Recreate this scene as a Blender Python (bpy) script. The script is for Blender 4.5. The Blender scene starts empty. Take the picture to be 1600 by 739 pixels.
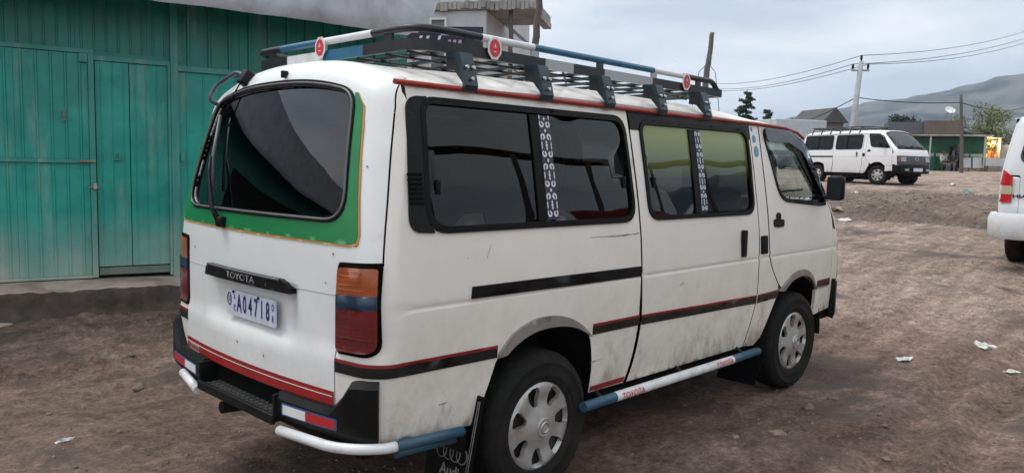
import bpy, bmesh, math, random
import numpy as np
from mathutils import Vector, Matrix
from mathutils.geometry import delaunay_2d_cdt

rng = random.Random(7)
nrs = np.random.RandomState(11)
R = math.radians
scene = bpy.context.scene
COL = scene.collection

# ------------------------------------------------------------------ camera
cam_d = bpy.data.cameras.new('camera')
cam = bpy.data.objects.new('camera', cam_d)
COL.objects.link(cam)
CAM = Vector((-2.477, -3.007, 1.460))
yaw, pit, rol = R(43.861), R(-5.124), R(1.318)
fw = Vector((math.cos(pit)*math.cos(yaw), math.cos(pit)*math.sin(yaw), math.sin(pit)))
rt = Vector((math.sin(yaw), -math.cos(yaw), 0))
up = rt.cross(fw)
r2 = math.cos(rol)*rt + math.sin(rol)*up
u2 = -math.sin(rol)*rt + math.cos(rol)*up
cam.matrix_world = Matrix(((r2.x, u2.x, -fw.x, CAM.x), (r2.y, u2.y, -fw.y, CAM.y), (r2.z, u2.z, -fw.z, CAM.z), (0, 0, 0, 1)))
cam_d.sensor_width = 36.0
cam_d.lens = 1202.1/1600*36.0
cam_d.clip_start = 0.05
cam_d.clip_end = 9000
scene.camera = cam

# ------------------------------------------------------------------ sky
SUN_EL, SUN_AZ = R(62), R(122)          # direction the light comes from, angle in the ground plane from +x
w = bpy.data.worlds.new('World')
scene.world = w
w.use_nodes = True
nt = w.node_tree
N, L = nt.nodes, nt.links
for n in list(N):
    N.remove(n)
out = N.new('ShaderNodeOutputWorld')
bg = N.new('ShaderNodeBackground')
sky = N.new('ShaderNodeTexSky')
sky.sky_type = 'NISHITA'
sky.sun_disc = False
sky.sun_elevation = SUN_EL
sky.sun_rotation = R(90) - SUN_AZ
sky.air_density = 1.0
sky.dust_density = 2.0
tc = N.new('ShaderNodeTexCoord')
mp = N.new('ShaderNodeMapping')
mp.inputs['Scale'].default_value = (1, 1, 3.2)
mp.inputs['Location'].default_value = (4, 8, 3)
L.new(tc.outputs['Generated'], mp.inputs['Vector'])
n1 = N.new('ShaderNodeTexNoise')
n1.inputs['Scale'].default_value = 1.7
n1.inputs['Detail'].default_value = 7
n1.inputs['Roughness'].default_value = .52
n1.inputs['Distortion'].default_value = .35
L.new(mp.outputs['Vector'], n1.inputs['Vector'])
cr = N.new('ShaderNodeValToRGB')
cr.color_ramp.elements[0].position = .36
cr.color_ramp.elements[0].color = (5.6, 6.2, 7.1, 1)
cr.color_ramp.elements[1].position = .53
cr.color_ramp.elements[1].color = (10.0, 10.1, 10.2, 1)
L.new(n1.outputs['Fac'], cr.inputs['Fac'])
# overcast layer: brighter toward the zenith as any overcast sky is
sep = N.new('ShaderNodeSeparateXYZ')
L.new(tc.outputs['Generated'], sep.inputs[0])
mr = N.new('ShaderNodeMapRange')
mr.inputs['From Min'].default_value = 0.0
mr.inputs['From Max'].default_value = 1.0
mr.inputs['To Min'].default_value = .97
mr.inputs['To Max'].default_value = 1.25
L.new(sep.outputs['Z'], mr.inputs['Value'])
mul = N.new('ShaderNodeMix'); mul.data_type = 'RGBA'; mul.blend_type = 'MULTIPLY'
mul.inputs[0].default_value = 1
L.new(cr.outputs['Color'], mul.inputs[6])
L.new(mr.outputs['Result'], mul.inputs[7])
mx = N.new('ShaderNodeMix'); mx.data_type = 'RGBA'
mx.inputs[0].default_value = .93
L.new(sky.outputs['Color'], mx.inputs[6])
L.new(mul.outputs[2], mx.inputs[7])
L.new(mx.outputs[2], bg.inputs['Color'])
bg.inputs['Strength'].default_value = .090
L.new(bg.outputs[0], out.inputs[0])

sun_d = bpy.data.lights.new('sun', 'SUN')
sun_d.energy = 1.5
sun_d.angle = R(22)
sun_d.color = (1, .97, .92)
sun = bpy.data.objects.new('sun', sun_d)
COL.objects.link(sun)
sd = Vector((math.cos(SUN_EL)*math.cos(SUN_AZ), math.cos(SUN_EL)*math.sin(SUN_AZ), math.sin(SUN_EL)))
sun.rotation_euler = sd.to_track_quat('Z', 'Y').to_euler()
sun.location = (0, 0, 30)

vs = scene.view_settings
vs.view_transform = 'Standard'
vs.look = 'None'
vs.exposure = 0.42
vs.gamma = 1.0
vs.use_curve_mapping = False
scene.cycles.max_bounces = 8
scene.cycles.transparent_max_bounces = 16
scene.cycles.volume_bounces = 0

# ------------------------------------------------------------------ materials
MATS = {}
def nodes_of(m):
    m.use_nodes = True
    t = m.node_tree
    return t, t.nodes, t.links, t.nodes['Principled BSDF']

def mat(name, col, rough=.6, metal=0.0, var=.0, scale=6.0, col2=None, bump=0.0, bscale=None, coat=0.0, stretch=(1, 1, 1), detail=6, lo=.35, hi=.65, spec=None, rvar=0.0):
    """procedural material: base colour, optional second colour mixed by noise, optional bump"""
    if name in MATS:
        return MATS[name]
    m = bpy.data.materials.new(name)
    t, n, l, p = nodes_of(m)
    p.inputs['Roughness'].default_value = rough
    p.inputs['Metallic'].default_value = metal
    if coat:
        p.inputs['Coat Weight'].default_value = coat
        p.inputs['Coat Roughness'].default_value = .12
    if spec is not None:
        p.inputs['Specular IOR Level'].default_value = spec
    p.inputs['Base Color'].default_value = (*col, 1)
    c2 = col2 or tuple(c*(1-var) for c in col)
    if var or col2:
        tcn = n.new('ShaderNodeTexCoord'); mpn = n.new('ShaderNodeMapping')
        mpn.inputs['Scale'].default_value = stretch
        l.new(tcn.outputs['Object'], mpn.inputs['Vector'])
        nz = n.new('ShaderNodeTexNoise')
        nz.inputs['Scale'].default_value = scale
        nz.inputs['Detail'].default_value = detail
        nz.inputs['Roughness'].default_value = .62
        l.new(mpn.outputs['Vector'], nz.inputs['Vector'])
        rp = n.new('ShaderNodeValToRGB')
        rp.color_ramp.elements[0].position = lo; rp.color_ramp.elements[0].color = (*c2, 1)
        rp.color_ramp.elements[1].position = hi; rp.color_ramp.elements[1].color = (*col, 1)
        l.new(nz.outputs['Fac'], rp.inputs['Fac'])
        l.new(rp.outputs['Color'], p.inputs['Base Color'])
        if rvar:
            mrn = n.new('ShaderNodeMapRange')
            mrn.inputs['To Min'].default_value = min(1, rough+rvar); mrn.inputs['To Max'].default_value = rough
            mrn.inputs['From Min'].default_value = lo; mrn.inputs['From Max'].default_value = hi
            l.new(nz.outputs['Fac'], mrn.inputs['Value']); l.new(mrn.outputs['Result'], p.inputs['Roughness'])
    if bump:
        tcn = n.new('ShaderNodeTexCoord')
        nb = n.new('ShaderNodeTexNoise')
        nb.inputs['Scale'].default_value = bscale or scale*4
        nb.inputs['Detail'].default_value = 6
        l.new(tcn.outputs['Object'], nb.inputs['Vector'])
        bp = n.new('ShaderNodeBump')
        bp.inputs['Strength'].default_value = bump
        bp.inputs['Distance'].default_value = .02
        l.new(nb.outputs['Fac'], bp.inputs['Height'])
        l.new(bp.outputs['Normal'], p.inputs['Normal'])
    MATS[name] = m
    return m

def paint(name, col, dirt=(.33, .27, .21), amount=.55):
    """old van paint: faint blotches, dust that thickens toward the sills, small specks"""
    if name in MATS:
        return MATS[name]
    m = bpy.data.materials.new(name)
    t, n, l, p = nodes_of(m)
    p.inputs['Roughness'].default_value = .34
    p.inputs['Coat Weight'].default_value = .15
    p.inputs['Coat Roughness'].default_value = .22
    tcn = n.new('ShaderNodeTexCoord')
    a = n.new('ShaderNodeTexNoise'); a.inputs['Scale'].default_value = 2.3; a.inputs['Detail'].default_value = 5
    l.new(tcn.outputs['Object'], a.inputs['Vector'])
    b = n.new('ShaderNodeTexNoise'); b.inputs['Scale'].default_value = 9; b.inputs['Detail'].default_value = 8; b.inputs['Roughness'].default_value = .7
    l.new(tcn.outputs['Object'], b.inputs['Vector'])
    s = n.new('ShaderNodeSeparateXYZ'); l.new(tcn.outputs['Object'], s.inputs[0])
    h = n.new('ShaderNodeMapRange'); h.inputs['From Min'].default_value = .36; h.inputs['From Max'].default_value = .98
    h.inputs['To Min'].default_value = .62; h.inputs['To Max'].default_value = .10
    l.new(s.outputs['Z'], h.inputs['Value'])
    c = n.new('ShaderNodeMath'); c.operation = 'MULTIPLY'
    rp = n.new('ShaderNodeValToRGB'); rp.color_ramp.elements[0].position = .38; rp.color_ramp.elements[1].position = .72
    l.new(b.outputs['Fac'], rp.inputs['Fac'])
    l.new(rp.outputs['Color'], c.inputs[0]); l.new(h.outputs['Result'], c.inputs[1])
    c2 = n.new('ShaderNodeMath'); c2.operation = 'MULTIPLY'; c2.inputs[1].default_value = amount*1.6; c2.use_clamp = True
    l.new(c.outputs[0], c2.inputs[0])
    base = n.new('ShaderNodeMix'); base.data_type = 'RGBA'
    base.inputs[6].default_value = (*col, 1); base.inputs[7].default_value = (*[k*.9 for k in col], 1)
    l.new(a.outputs['Fac'], base.inputs[0])
    mixd = n.new('ShaderNodeMix'); mixd.data_type = 'RGBA'
    mixd.inputs[7].default_value = (*dirt, 1)
    l.new(base.outputs[2], mixd.inputs[6]); l.new(c2.outputs[0], mixd.inputs[0])
    # chips
    v = n.new('ShaderNodeTexNoise'); v.inputs['Scale'].default_value = 46; v.inputs['Detail'].default_value = 2
    l.new(tcn.outputs['Object'], v.inputs['Vector'])
    vr = n.new('ShaderNodeValToRGB'); vr.color_ramp.elements[0].position = .775; vr.color_ramp.elements[1].position = .80
    l.new(v.outputs['Fac'], vr.inputs['Fac'])
    chips = n.new('ShaderNodeMix'); chips.data_type = 'RGBA'; chips.inputs[7].default_value = (.08, .05, .035, 1)
    l.new(mixd.outputs[2], chips.inputs[6]); l.new(vr.outputs['Color'], chips.inputs[0])
    # rust and mud creeping up from the lower seams
    ru = n.new('ShaderNodeTexNoise'); ru.inputs['Scale'].default_value = 5.5; ru.inputs['Detail'].default_value = 10; ru.inputs['Roughness'].default_value = .72
    rmap = n.new('ShaderNodeMapping'); rmap.inputs['Scale'].default_value = (1, 1, .55); rmap.inputs['Location'].default_value = (3.1, 1.7, .4)
    l.new(tcn.outputs['Object'], rmap.inputs['Vector']); l.new(rmap.outputs['Vector'], ru.inputs['Vector'])
    rh = n.new('ShaderNodeMapRange'); rh.inputs['From Min'].default_value = .40; rh.inputs['From Max'].default_value = .74
    rh.inputs['To Min'].default_value = .16; rh.inputs['To Max'].default_value = -.06
    l.new(s.outputs['Z'], rh.inputs['Value'])
    ra = n.new('ShaderNodeMath'); ra.operation = 'ADD'; l.new(ru.outputs['Fac'], ra.inputs[0]); l.new(rh.outputs['Result'], ra.inputs[1])
    rr2 = n.new('ShaderNodeValToRGB'); rr2.color_ramp.elements[0].position = .60; rr2.color_ramp.elements[1].position = .80
    rr2.color_ramp.elements[1].color = (amount*1.3,)*3+(1,)
    l.new(ra.outputs[0], rr2.inputs['Fac'])
    mud = n.new('ShaderNodeMix'); mud.data_type = 'RGBA'; mud.inputs[7].default_value = (.20, .135, .095, 1)
    l.new(chips.outputs[2], mud.inputs[6]); l.new(rr2.outputs['Color'], mud.inputs[0])
    l.new(mud.outputs[2], p.inputs['Base Color'])
    rr = n.new('ShaderNodeMapRange'); rr.inputs['To Min'].default_value = .3; rr.inputs['To Max'].default_value = .62
    l.new(c2.outputs[0], rr.inputs['Value']); l.new(rr.outputs['Result'], p.inputs['Roughness'])
    bp = n.new('ShaderNodeBump'); bp.inputs['Strength'].default_value = .05; bp.inputs['Distance'].default_value = .05
    l.new(a.outputs['Fac'], bp.inputs['Height']); l.new(bp.outputs['Normal'], p.inputs['Normal'])
    MATS[name] = m
    return m

def glass(name, tint, ior=1.75, rough=.0, tint2=None, z0=1.4, z1=1.6):
    """tinted pane: fresnel reflection over a coloured transparent layer; tint2 is a shade band of film at the top"""
    if name in MATS:
        return MATS[name]
    m = bpy.data.materials.new(name)
    m.use_nodes = True
    t = m.node_tree; n = t.nodes; l = t.links
    for q in list(n):
        n.remove(q)
    o = n.new('ShaderNodeOutputMaterial'); mxs = n.new('ShaderNodeMixShader')
    tr = n.new('ShaderNodeBsdfTransparent'); tr.inputs['Color'].default_value = (*tint, 1)
    gl = n.new('ShaderNodeBsdfGlossy'); gl.inputs['Roughness'].default_value = rough; gl.inputs['Color'].default_value = (.92, .96, 1, 1)
    fr = n.new('ShaderNodeFresnel'); fr.inputs['IOR'].default_value = ior
    # a pane is one sheet: the same reflectance from either face
    ge = n.new('ShaderNodeNewGeometry'); im = n.new('ShaderNodeMapRange')
    im.inputs['To Min'].default_value = ior; im.inputs['To Max'].default_value = 1/ior
    l.new(ge.outputs['Backfacing'], im.inputs['Value']); l.new(im.outputs['Result'], fr.inputs['IOR'])
    l.new(fr.outputs[0], mxs.inputs[0]); l.new(gl.outputs[0], mxs.inputs[2])
    if tint2:
        tcn = n.new('ShaderNodeTexCoord'); s = n.new('ShaderNodeSeparateXYZ'); l.new(tcn.outputs['Object'], s.inputs[0])
        h = n.new('ShaderNodeMapRange'); h.inputs['From Min'].default_value = z0; h.inputs['From Max'].default_value = z1
        l.new(s.outputs['Z'], h.inputs['Value'])
        df = n.new('ShaderNodeBsdfDiffuse'); df.inputs['Color'].default_value = (*tint2, 1)
        m2 = n.new('ShaderNodeMixShader')
        l.new(h.outputs['Result'], m2.inputs[0]); l.new(tr.outputs[0], m2.inputs[1]); l.new(df.outputs[0], m2.inputs[2])
        l.new(m2.outputs[0], mxs.inputs[1])
    else:
        l.new(tr.outputs[0], mxs.inputs[1])
    l.new(mxs.outputs[0], o.inputs[0])
    MATS[name] = m
    return m

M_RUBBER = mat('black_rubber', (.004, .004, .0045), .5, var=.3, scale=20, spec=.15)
M_BLACK = mat('black_plastic', (.005, .0055, .0065), .45, col2=(.011, .0105, .010), scale=7, lo=.3, hi=.6, bump=.06, bscale=60, spec=.18)
M_TYRE = mat('tyre_rubber', (.009, .009, .009), .8, col2=(.022, .019, .017), scale=5, lo=.3, hi=.5, bump=.2, bscale=80, spec=.25)
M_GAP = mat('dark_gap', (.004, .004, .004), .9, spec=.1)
M_UNDER = mat('underbody', (.008, .0075, .007), .9, col2=(.018, .015, .013), scale=4, spec=.2)
M_SILVER = mat('hubcap_silver', (.52, .52, .52), .36, .5, col2=(.34, .32, .30), scale=7, lo=.32, hi=.6)
M_GREYTRIM = mat('grey_flare', (.30, .285, .27), .45, .25, col2=(.19, .175, .165), scale=8, lo=.3, hi=.6)
M_RED = mat('red_tape', (.36, .012, .014), .4, col2=(.25, .012, .012), scale=9)
M_REDDK = mat('dark_red_line', (.20, .010, .012), .45)
M_STRIPE = mat('black_stripe', (.008, .008, .009), .42, col2=(.030, .025, .022), scale=11, lo=.28, hi=.46, spec=.35)
M_GREEN = mat('green_tape', (.006, .20, .055), .38, col2=(.008, .16, .05), scale=4)
M_GOLD = mat('yellow_line', (.42, .23, .06), .5)
M_ORANGE = mat('amber_lens', (.36, .075, .012), .16, coat=.6, col2=(.22, .045, .01), scale=13)
M_LENSRED = mat('red_lens', (.17, .008, .010), .14, coat=.6, col2=(.10, .006, .008), scale=6)
M_BLUETAPE = mat('blue_tape', (.006, .022, .052), .35)
M_REDLENS2 = mat('bright_red_lens', (.50, .015, .02), .15, coat=.6)
M_CLEARLENS = mat('clear_lens', (.5, .45, .33), .15, coat=.6)
M_WHITEP = mat('white_pipe', (.66, .68, .70), .35, col2=(.48, .47, .45), scale=10, lo=.3, hi=.5)
M_BLUEP = mat('blue_pipe', (.018, .085, .15), .38, col2=(.04, .07, .085), scale=8, lo=.3, hi=.55)
M_RACKBLK = mat('rack_black', (.007, .010, .013), .42, col2=(.016, .017, .018), scale=8, lo=.3, hi=.55)
M_RACKTEAL = mat('rack_dark_teal', (.009, .028, .040), .4, col2=(.014, .020, .024), scale=8, lo=.3, hi=.5)
M_RACKGREY = mat('rack_grey', (.36, .38, .40), .38, .2)
M_STEEL = mat('steel', (.42, .43, .45), .3, .8)
M_CHROME = mat('chrome', (.7, .7, .7), .15, 1.0)
M_PLATE = mat('plate_white', (.60, .64, .74), .3, col2=(.50, .53, .62), scale=8)
M_PLATEBLUE = mat('plate_blue', (.012, .022, .16), .4)
M_STICKRED = mat('sticker_red', (.55, .03, .04), .45)
M_STICKWHITE = mat('sticker_white', (.72, .72, .72), .45, var=.15)
M_SEAT = mat('seat_cloth', (.05, .04, .045), .85, col2=(.10, .05, .05), scale=5)
M_TRIMTXT = mat('worn_chrome_letters', (.42, .42, .42), .4, .3, col2=(.10, .10, .10), scale=30)
M_INT = mat('interior_trim', (.10, .10, .10), .8)
M_GREENFILM = (.20, .24, .07)
G_DARK = glass('dark_tinted_glass', (.018, .020, .022), 1.66)
G_SIDE = glass('side_tinted_glass', (.035, .038, .040), 1.42)
G_SLIDE = glass('sliding_window_glass', (.05, .055, .06), 1.42, tint2=M_GREENFILM, z0=1.42, z1=1.64)
G_FRONT = glass('front_door_glass', (.72, .80, .77), 1.5, tint2=(.24, .30, .10), z0=1.56, z1=1.84)
G_WIND = glass('windscreen_glass', (.80, .86, .84), 1.5)
G_SMOKE = glass('smoked_visor', (.10, .10, .11), 1.5)

# ------------------------------------------------------------------ mesh helpers
def link(o, parent=None):
    COL.objects.link(o)
    if parent is not None:
        o.parent = parent
    return o

def meshobj(name, verts, faces, mats, parent=None, smooth=False, midx=None, flatmask=None):
    me = bpy.data.meshes.new(name)
    me.from_pydata([tuple(map(float, v)) for v in verts], [], [tuple(map(int, f)) for f in faces])
    if not isinstance(mats, (list, tuple)):
        mats = [mats]
    for m in mats:
        me.materials.append(m)
    if midx is not None:
        me.polygons.foreach_set('material_index', np.asarray(midx, dtype=np.int32))
    if smooth:
        sm = np.ones(len(me.polygons), dtype=bool)
        if flatmask is not None:
            sm &= ~np.asarray(flatmask, dtype=bool)
        me.polygons.foreach_set('use_smooth', sm)
    me.update()
    o = bpy.data.objects.new(name, me)
    return link(o, parent)

def empty(name, loc=(0, 0, 0), rz=0.0, parent=None):
    o = bpy.data.objects.new(name, None)
    o.empty_display_size = .2
    o.location = loc
    o.rotation_euler = (0, 0, rz)
    return link(o, parent)

def tag(o, label, cat, group=None, kind=None):
    if label: o['label'] = label
    if cat: o['category'] = cat
    if group: o['group'] = group
    if kind: o['kind'] = kind
    return o

def pchip(xs, ys):
    xs = np.array(xs, float); ys = np.array(ys, float)
    h = np.diff(xs); d = np.diff(ys)/h
    m = np.zeros_like(xs)
    m[0], m[-1] = d[0], d[-1]
    for i in range(1, len(xs)-1):
        if d[i-1]*d[i] > 0:
            w1, w2 = 2*h[i]+h[i-1], h[i]+2*h[i-1]
            m[i] = (w1+w2)/(w1/d[i-1]+w2/d[i])
    def f(x):
        x = np.asarray(x, float)
        i = np.clip(np.searchsorted(xs, x)-1, 0, len(h)-1)
        t = np.clip((x-xs[i])/h[i], -.5, 1.5)
        return ((2*t**3-3*t**2+1)*ys[i]+(t**3-2*t**2+t)*h[i]*m[i]+(-2*t**3+3*t**2)*ys[i+1]+(t**3-t**2)*h[i]*m[i+1])
    return f

def rounded(poly, r, n=6):
    """round the corners of a polygon; r is one radius or one per corner"""
    out = []
    k = len(poly)
    for i, p in enumerate(poly):
        ri = r[i] if isinstance(r, (list, tuple)) else r
        p = np.array(p, float); a = np.array(poly[i-1], float)-p; b = np.array(poly[(i+1) % k], float)-p
        la, lb = np.linalg.norm(a), np.linalg.norm(b)
        if ri <= 0:
            out.append(tuple(p)); continue
        a /= la; b /= lb
        ang = math.acos(max(-1, min(1, float(a@b))))
        t = min(ri/max(1e-6, math.tan(ang/2)), la*.49, lb*.49)
        p0, p1 = p+a*t, p+b*t
        for j in range(n+1):
            s = j/n
            out.append(tuple((1-s)**2*p0+2*s*(1-s)*p+s*s*p1))
    return out

def densify(poly, step):
    out = []
    k = len(poly)
    for i in range(k):
        a = np.array(poly[i], float); b = np.array(poly[(i+1) % k], float)
        m = max(1, int(math.ceil(np.linalg.norm(b-a)/step)))
        for j in range(m):
            out.append(a+(b-a)*j/m)
    return np.array(out)

def pip(poly, pts):
    x, y = pts[:, 0], pts[:, 1]
    ins = np.zeros(len(pts), bool)
    j = len(poly)-1
    for i in range(len(poly)):
        xi, yi = poly[i]; xj, yj = poly[j]
        c = ((yi > y) != (yj > y)) & (x < (xj-xi)*(y-yi)/(yj-yi+1e-12)+xi)
        ins ^= c
        j = i
    return ins

def surf_normals(surf, U, V, ref):
    e = 1e-3
    du = surf(U+e, V)-surf(U-e, V); dv = surf(U, V+e)-surf(U, V-e)
    n = np.cross(du, dv)
    n /= (np.linalg.norm(n, axis=1)[:, None]+1e-12)
    rf = ref(U, V) if callable(ref) else np.tile(np.array(ref, float), (len(U), 1))
    n *= np.where((n*rf).sum(1) < 0, -1, 1)[:, None]
    return n

def patch(name, outline, holes, surf, ref, m, parent, off=0.0, thick=.012, step=.05, rows=(), dens=None, back=False, rim=None):
    """a panel: 2D outline with holes, triangulated and laid on a curved surface, with an edge of its own thickness"""
    dens = dens or step
    loops = [densify(outline, dens)]+[densify(h, dens) for h in holes]
    pts = np.vstack(loops)
    edges = []; b = 0
    for lp in loops:
        k = len(lp)
        edges += [(b+i, b+(i+1) % k) for i in range(k)]
        b += k
    lo, hi = loops[0].min(0), loops[0].max(0)
    gu = np.arange(lo[0]+step/2, hi[0], step)
    gv = np.unique(np.concatenate([np.arange(lo[1]+step/2, hi[1], step), np.array([r for r in rows if lo[1] < r < hi[1]])]))
    if len(gu) and len(gv):
        G = np.array(np.meshgrid(gu, gv)).reshape(2, -1).T
        k = pip(loops[0], G)
        for h in loops[1:]:
            k &= ~pip(h, G)
        G = G[k]
        if len(G):
            dmin = np.full(len(G), 9.0)
            for i in range(0, len(pts), 200):
                dd = np.sqrt(((G[:, None, :]-pts[None, i:i+200, :])**2).sum(2)).min(1)
                dmin = np.minimum(dmin, dd)
            G = G[dmin > step*.33]
            pts = np.vstack([pts, G])
    res = delaunay_2d_cdt([Vector(p) for p in pts], edges, [], 0, 1e-7)
    P = np.array([tuple(v) for v in res[0]])
    F = np.array([f for f in res[2] if len(f) == 3])
    cen = P[F].mean(1)
    k = pip(loops[0], cen)
    for h in loops[1:]:
        k &= ~pip(h, cen)
    F = F[k]
    U, V = P[:, 0], P[:, 1]
    S = surf(U, V)
    nn = surf_normals(surf, U, V, ref)
    X = S+nn*off
    fn = np.cross(X[F[:, 1]]-X[F[:, 0]], X[F[:, 2]]-X[F[:, 0]])
    flip = (fn*nn[F].mean(1)).sum(1) < 0
    F[flip] = F[flip][:, ::-1]
    verts = list(X); faces = [tuple(f) for f in F]
    nouter = len(faces)
    if thick:
        cnt = {}
        for f in F:
            for i in range(3):
                a, c = f[i], f[(i+1) % 3]
                if (c, a) in cnt: cnt.pop((c, a))
                else: cnt[(a, c)] = 1
        idx = {}
        for a, c in cnt:
            for q in (a, c):
                if q not in idx:
                    idx[q] = len(verts)
                    verts.append(X[q]); verts.append(X[q]-nn[q]*thick)
        for a, c in cnt:
            faces.append((idx[a], idx[a]+1, idx[c]+1, idx[c]))
        if back:
            o0 = len(verts)
            verts += list(X-nn*thick)
            faces += [(o0+f[2], o0+f[1], o0+f[0]) for f in F]
    fm = np.zeros(len(faces), bool); fm[nouter:] = True
    if rim is not None:
        return meshobj(name, verts, faces, [m, rim], parent, True, midx=fm.astype(int), flatmask=fm)
    return meshobj(name, verts, faces, m, parent, True, flatmask=fm)

def sub(ring_out, ring_in):
    return ring_out, [ring_in]

def tube(name, pts, r, m, parent=None, seg=10, caps=True, midx_fn=None, mats=None):
    """round bar along a polyline; r may be one radius per point"""
    pts = [Vector(p) for p in pts]
    k = len(pts)
    rr = r if isinstance(r, (list, tuple)) else [r]*k
    verts, faces, mi = [], [], []
    prevn = None
    for i, p in enumerate(pts):
        t = (pts[min(i+1, k-1)]-pts[max(i-1, 0)]).normalized()
        if prevn is None:
            a = Vector((0, 0, 1)) if abs(t.z) < .9 else Vector((1, 0, 0))
            nrm = t.cross(a).normalized()
        else:
            nrm = (prevn-t*prevn.dot(t)).normalized()
        prevn = nrm
        bn = t.cross(nrm)
        for j in range(seg):
            a = 2*math.pi*j/seg
            verts.append(p+(nrm*math.cos(a)+bn*math.sin(a))*rr[i])
    for i in range(k-1):
        for j in range(seg):
            j2 = (j+1) % seg
            faces.append((i*seg+j, i*seg+j2, (i+1)*seg+j2, (i+1)*seg+j))
            mi.append(midx_fn((pts[i]+pts[i+1])/2) if midx_fn else 0)
    fl = [False]*len(faces)
    if caps:
        faces.append(tuple(range(seg))[::-1]); faces.append(tuple((k-1)*seg+j for j in range(seg)))
        mi += [mi[0], mi[-1]]; fl += [True, True]
    return meshobj(name, verts, faces, mats or m, parent, True, midx=mi, flatmask=fl)

def fillet(pts, r, n=6):
    """round the inner corners of an open 3D polyline"""
    out = [Vector(pts[0])]
    for i in range(1, len(pts)-1):
        p = Vector(pts[i]); a = Vector(pts[i-1])-p; b = Vector(pts[i+1])-p
        t = min(r, a.length*.49, b.length*.49)
        p0, p1 = p+a.normalized()*t, p+b.normalized()*t
        for j in range(n+1):
            s = j/n
            out.append((1-s)**2*p0+2*s*(1-s)*p+s*s*p1)
    out.append(Vector(pts[-1]))
    return out

BOXV = [(-1, -1, -1), (1, -1, -1), (1, 1, -1), (-1, 1, -1), (-1, -1, 1), (1, -1, 1), (1, 1, 1), (-1, 1, 1)]
BOXF = [(0, 3, 2, 1), (4, 5, 6, 7), (0, 1, 5, 4), (1, 2, 6, 5), (2, 3, 7, 6), (3, 0, 4, 7)]
def box(name, c, s, m, parent=None, rot=None, bevel=0.0):
    bm = bmesh.new()
    vs_ = [bm.verts.new((v[0]*s[0]/2, v[1]*s[1]/2, v[2]*s[2]/2)) for v in BOXV]
    for f in BOXF:
        bm.faces.new([vs_[i] for i in f])
    if bevel:
        bmesh.ops.bevel(bm, geom=list(bm.edges)+list(bm.verts), offset=min(bevel, min(s)*.45), segments=2, affect='EDGES', profile=.6)
    if rot is not None:
        bmesh.ops.transform(bm, matrix=rot.to_4x4(), verts=bm.verts)
    bmesh.ops.translate(bm, vec=Vector(c), verts=bm.verts)
    me = bpy.data.meshes.new(name); bm.to_mesh(me); bm.free()
    me.materials.append(m)
    o = bpy.data.objects.new(name, me)
    if bevel:
        for p in me.polygons: p.use_smooth = p.area < max(s)*bevel*3
    return link(o, parent)

def prism(name, poly, axis, a, b, m, parent=None, fn=None):
    """a flat outline pushed from a to b along an axis ('x','y','z')"""
    k = len(poly)
    def P(p, h):
        q = {'x': (h, p[0], p[1]), 'y': (p[0], h, p[1]), 'z': (p[0], p[1], h)}[axis]
        return fn(q) if fn else q
    verts = [P(p, a) for p in poly]+[P(p, b) for p in poly]
    faces = [tuple(range(k))[::-1], tuple(range(k, 2*k))]+[(i, (i+1) % k, k+(i+1) % k, k+i) for i in range(k)]
    return meshobj(name, verts, faces, m, parent)

def lathe_y(name, prof, c, m, parent=None, seg=48, mats=None, midx=None):
    """profile of (radius, y) turned about an axle along y"""
    verts, faces, mi = [], [], []
    k = len(prof)
    for j in range(seg):
        a = 2*math.pi*j/seg
        for r, y in prof:
            verts.append((c[0]+r*math.cos(a), c[1]+y, c[2]+r*math.sin(a)))
    for j in range(seg):
        j2 = (j+1) % seg
        for i in range(k-1):
            faces.append((j*k+i, j*k+i+1, j2*k+i+1, j2*k+i)); mi.append(midx[i] if midx else 0)
    return meshobj(name, verts, faces, mats or m, parent, True, midx=mi)

def text(name, s, size, fn, m, parent=None, sx=1.0, bold=0.0, align='CENTER', cuts=0):
    """lettering as a flat mesh; fn maps (u right, v up) to a 3D point"""
    cu = bpy.data.curves.new(name, 'FONT')
    cu.body = s; cu.size = size; cu.align_x = align; cu.align_y = 'CENTER'; cu.offset = bold
    cu.resolution_u = 3
    o = bpy.data.objects.new(name, cu); COL.objects.link(o)
    me = bpy.data.meshes.new_from_object(o)
    bpy.data.objects.remove(o); bpy.data.curves.remove(cu)
    if cuts:                                # extra rows so that letters can wrap a round bar
        bm = bmesh.new(); bm.from_mesh(me)
        for k in range(1, cuts):
            bmesh.ops.bisect_plane(bm, geom=bm.verts[:]+bm.edges[:]+bm.faces[:], plane_co=(0, size*(-.5+k/cuts), 0), plane_no=(0, 1, 0))
        bm.to_mesh(me); bm.free()
    for v in me.vertices:
        v.co = fn(v.co.x*sx, v.co.y)
    me.materials.clear(); me.materials.append(m)
    me.name = name
    ob = bpy.data.objects.new(name, me)
    return link(ob, parent)

def fbm(x, y, seed=0, octs=5, gain=.5, freq=1.0):
    """value noise on numpy arrays, about -1..1"""
    x = np.asarray(x, float)*freq; y = np.asarray(y, float)*freq
    tot = np.zeros_like(x); amp = 1.0; norm = 0
    for o in range(octs):
        xi = np.floor(x).astype(np.int64); yi = np.floor(y).astype(np.int64)
        fx, fy = x-xi, y-yi
        fx = fx*fx*fx*(fx*(fx*6-15)+10); fy = fy*fy*fy*(fy*(fy*6-15)+10)
        def h(a, b):
            n = (a*374761393+b*668265263+(seed+o)*974711) & 0x7fffffff
            n = ((n ^ (n >> 13))*1274126177) & 0x7fffffff
            return ((n ^ (n >> 16)) & 0xffff)/32767.5-1
        v = (h(xi, yi)*(1-fx)+h(xi+1, yi)*fx)*(1-fy)+(h(xi, yi+1)*(1-fx)+h(xi+1, yi+1)*fx)*fy
        tot += v*amp; norm += amp; amp *= gain; x = x*2.03+17.1; y = y*2.03+9.7
    return tot/norm

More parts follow.
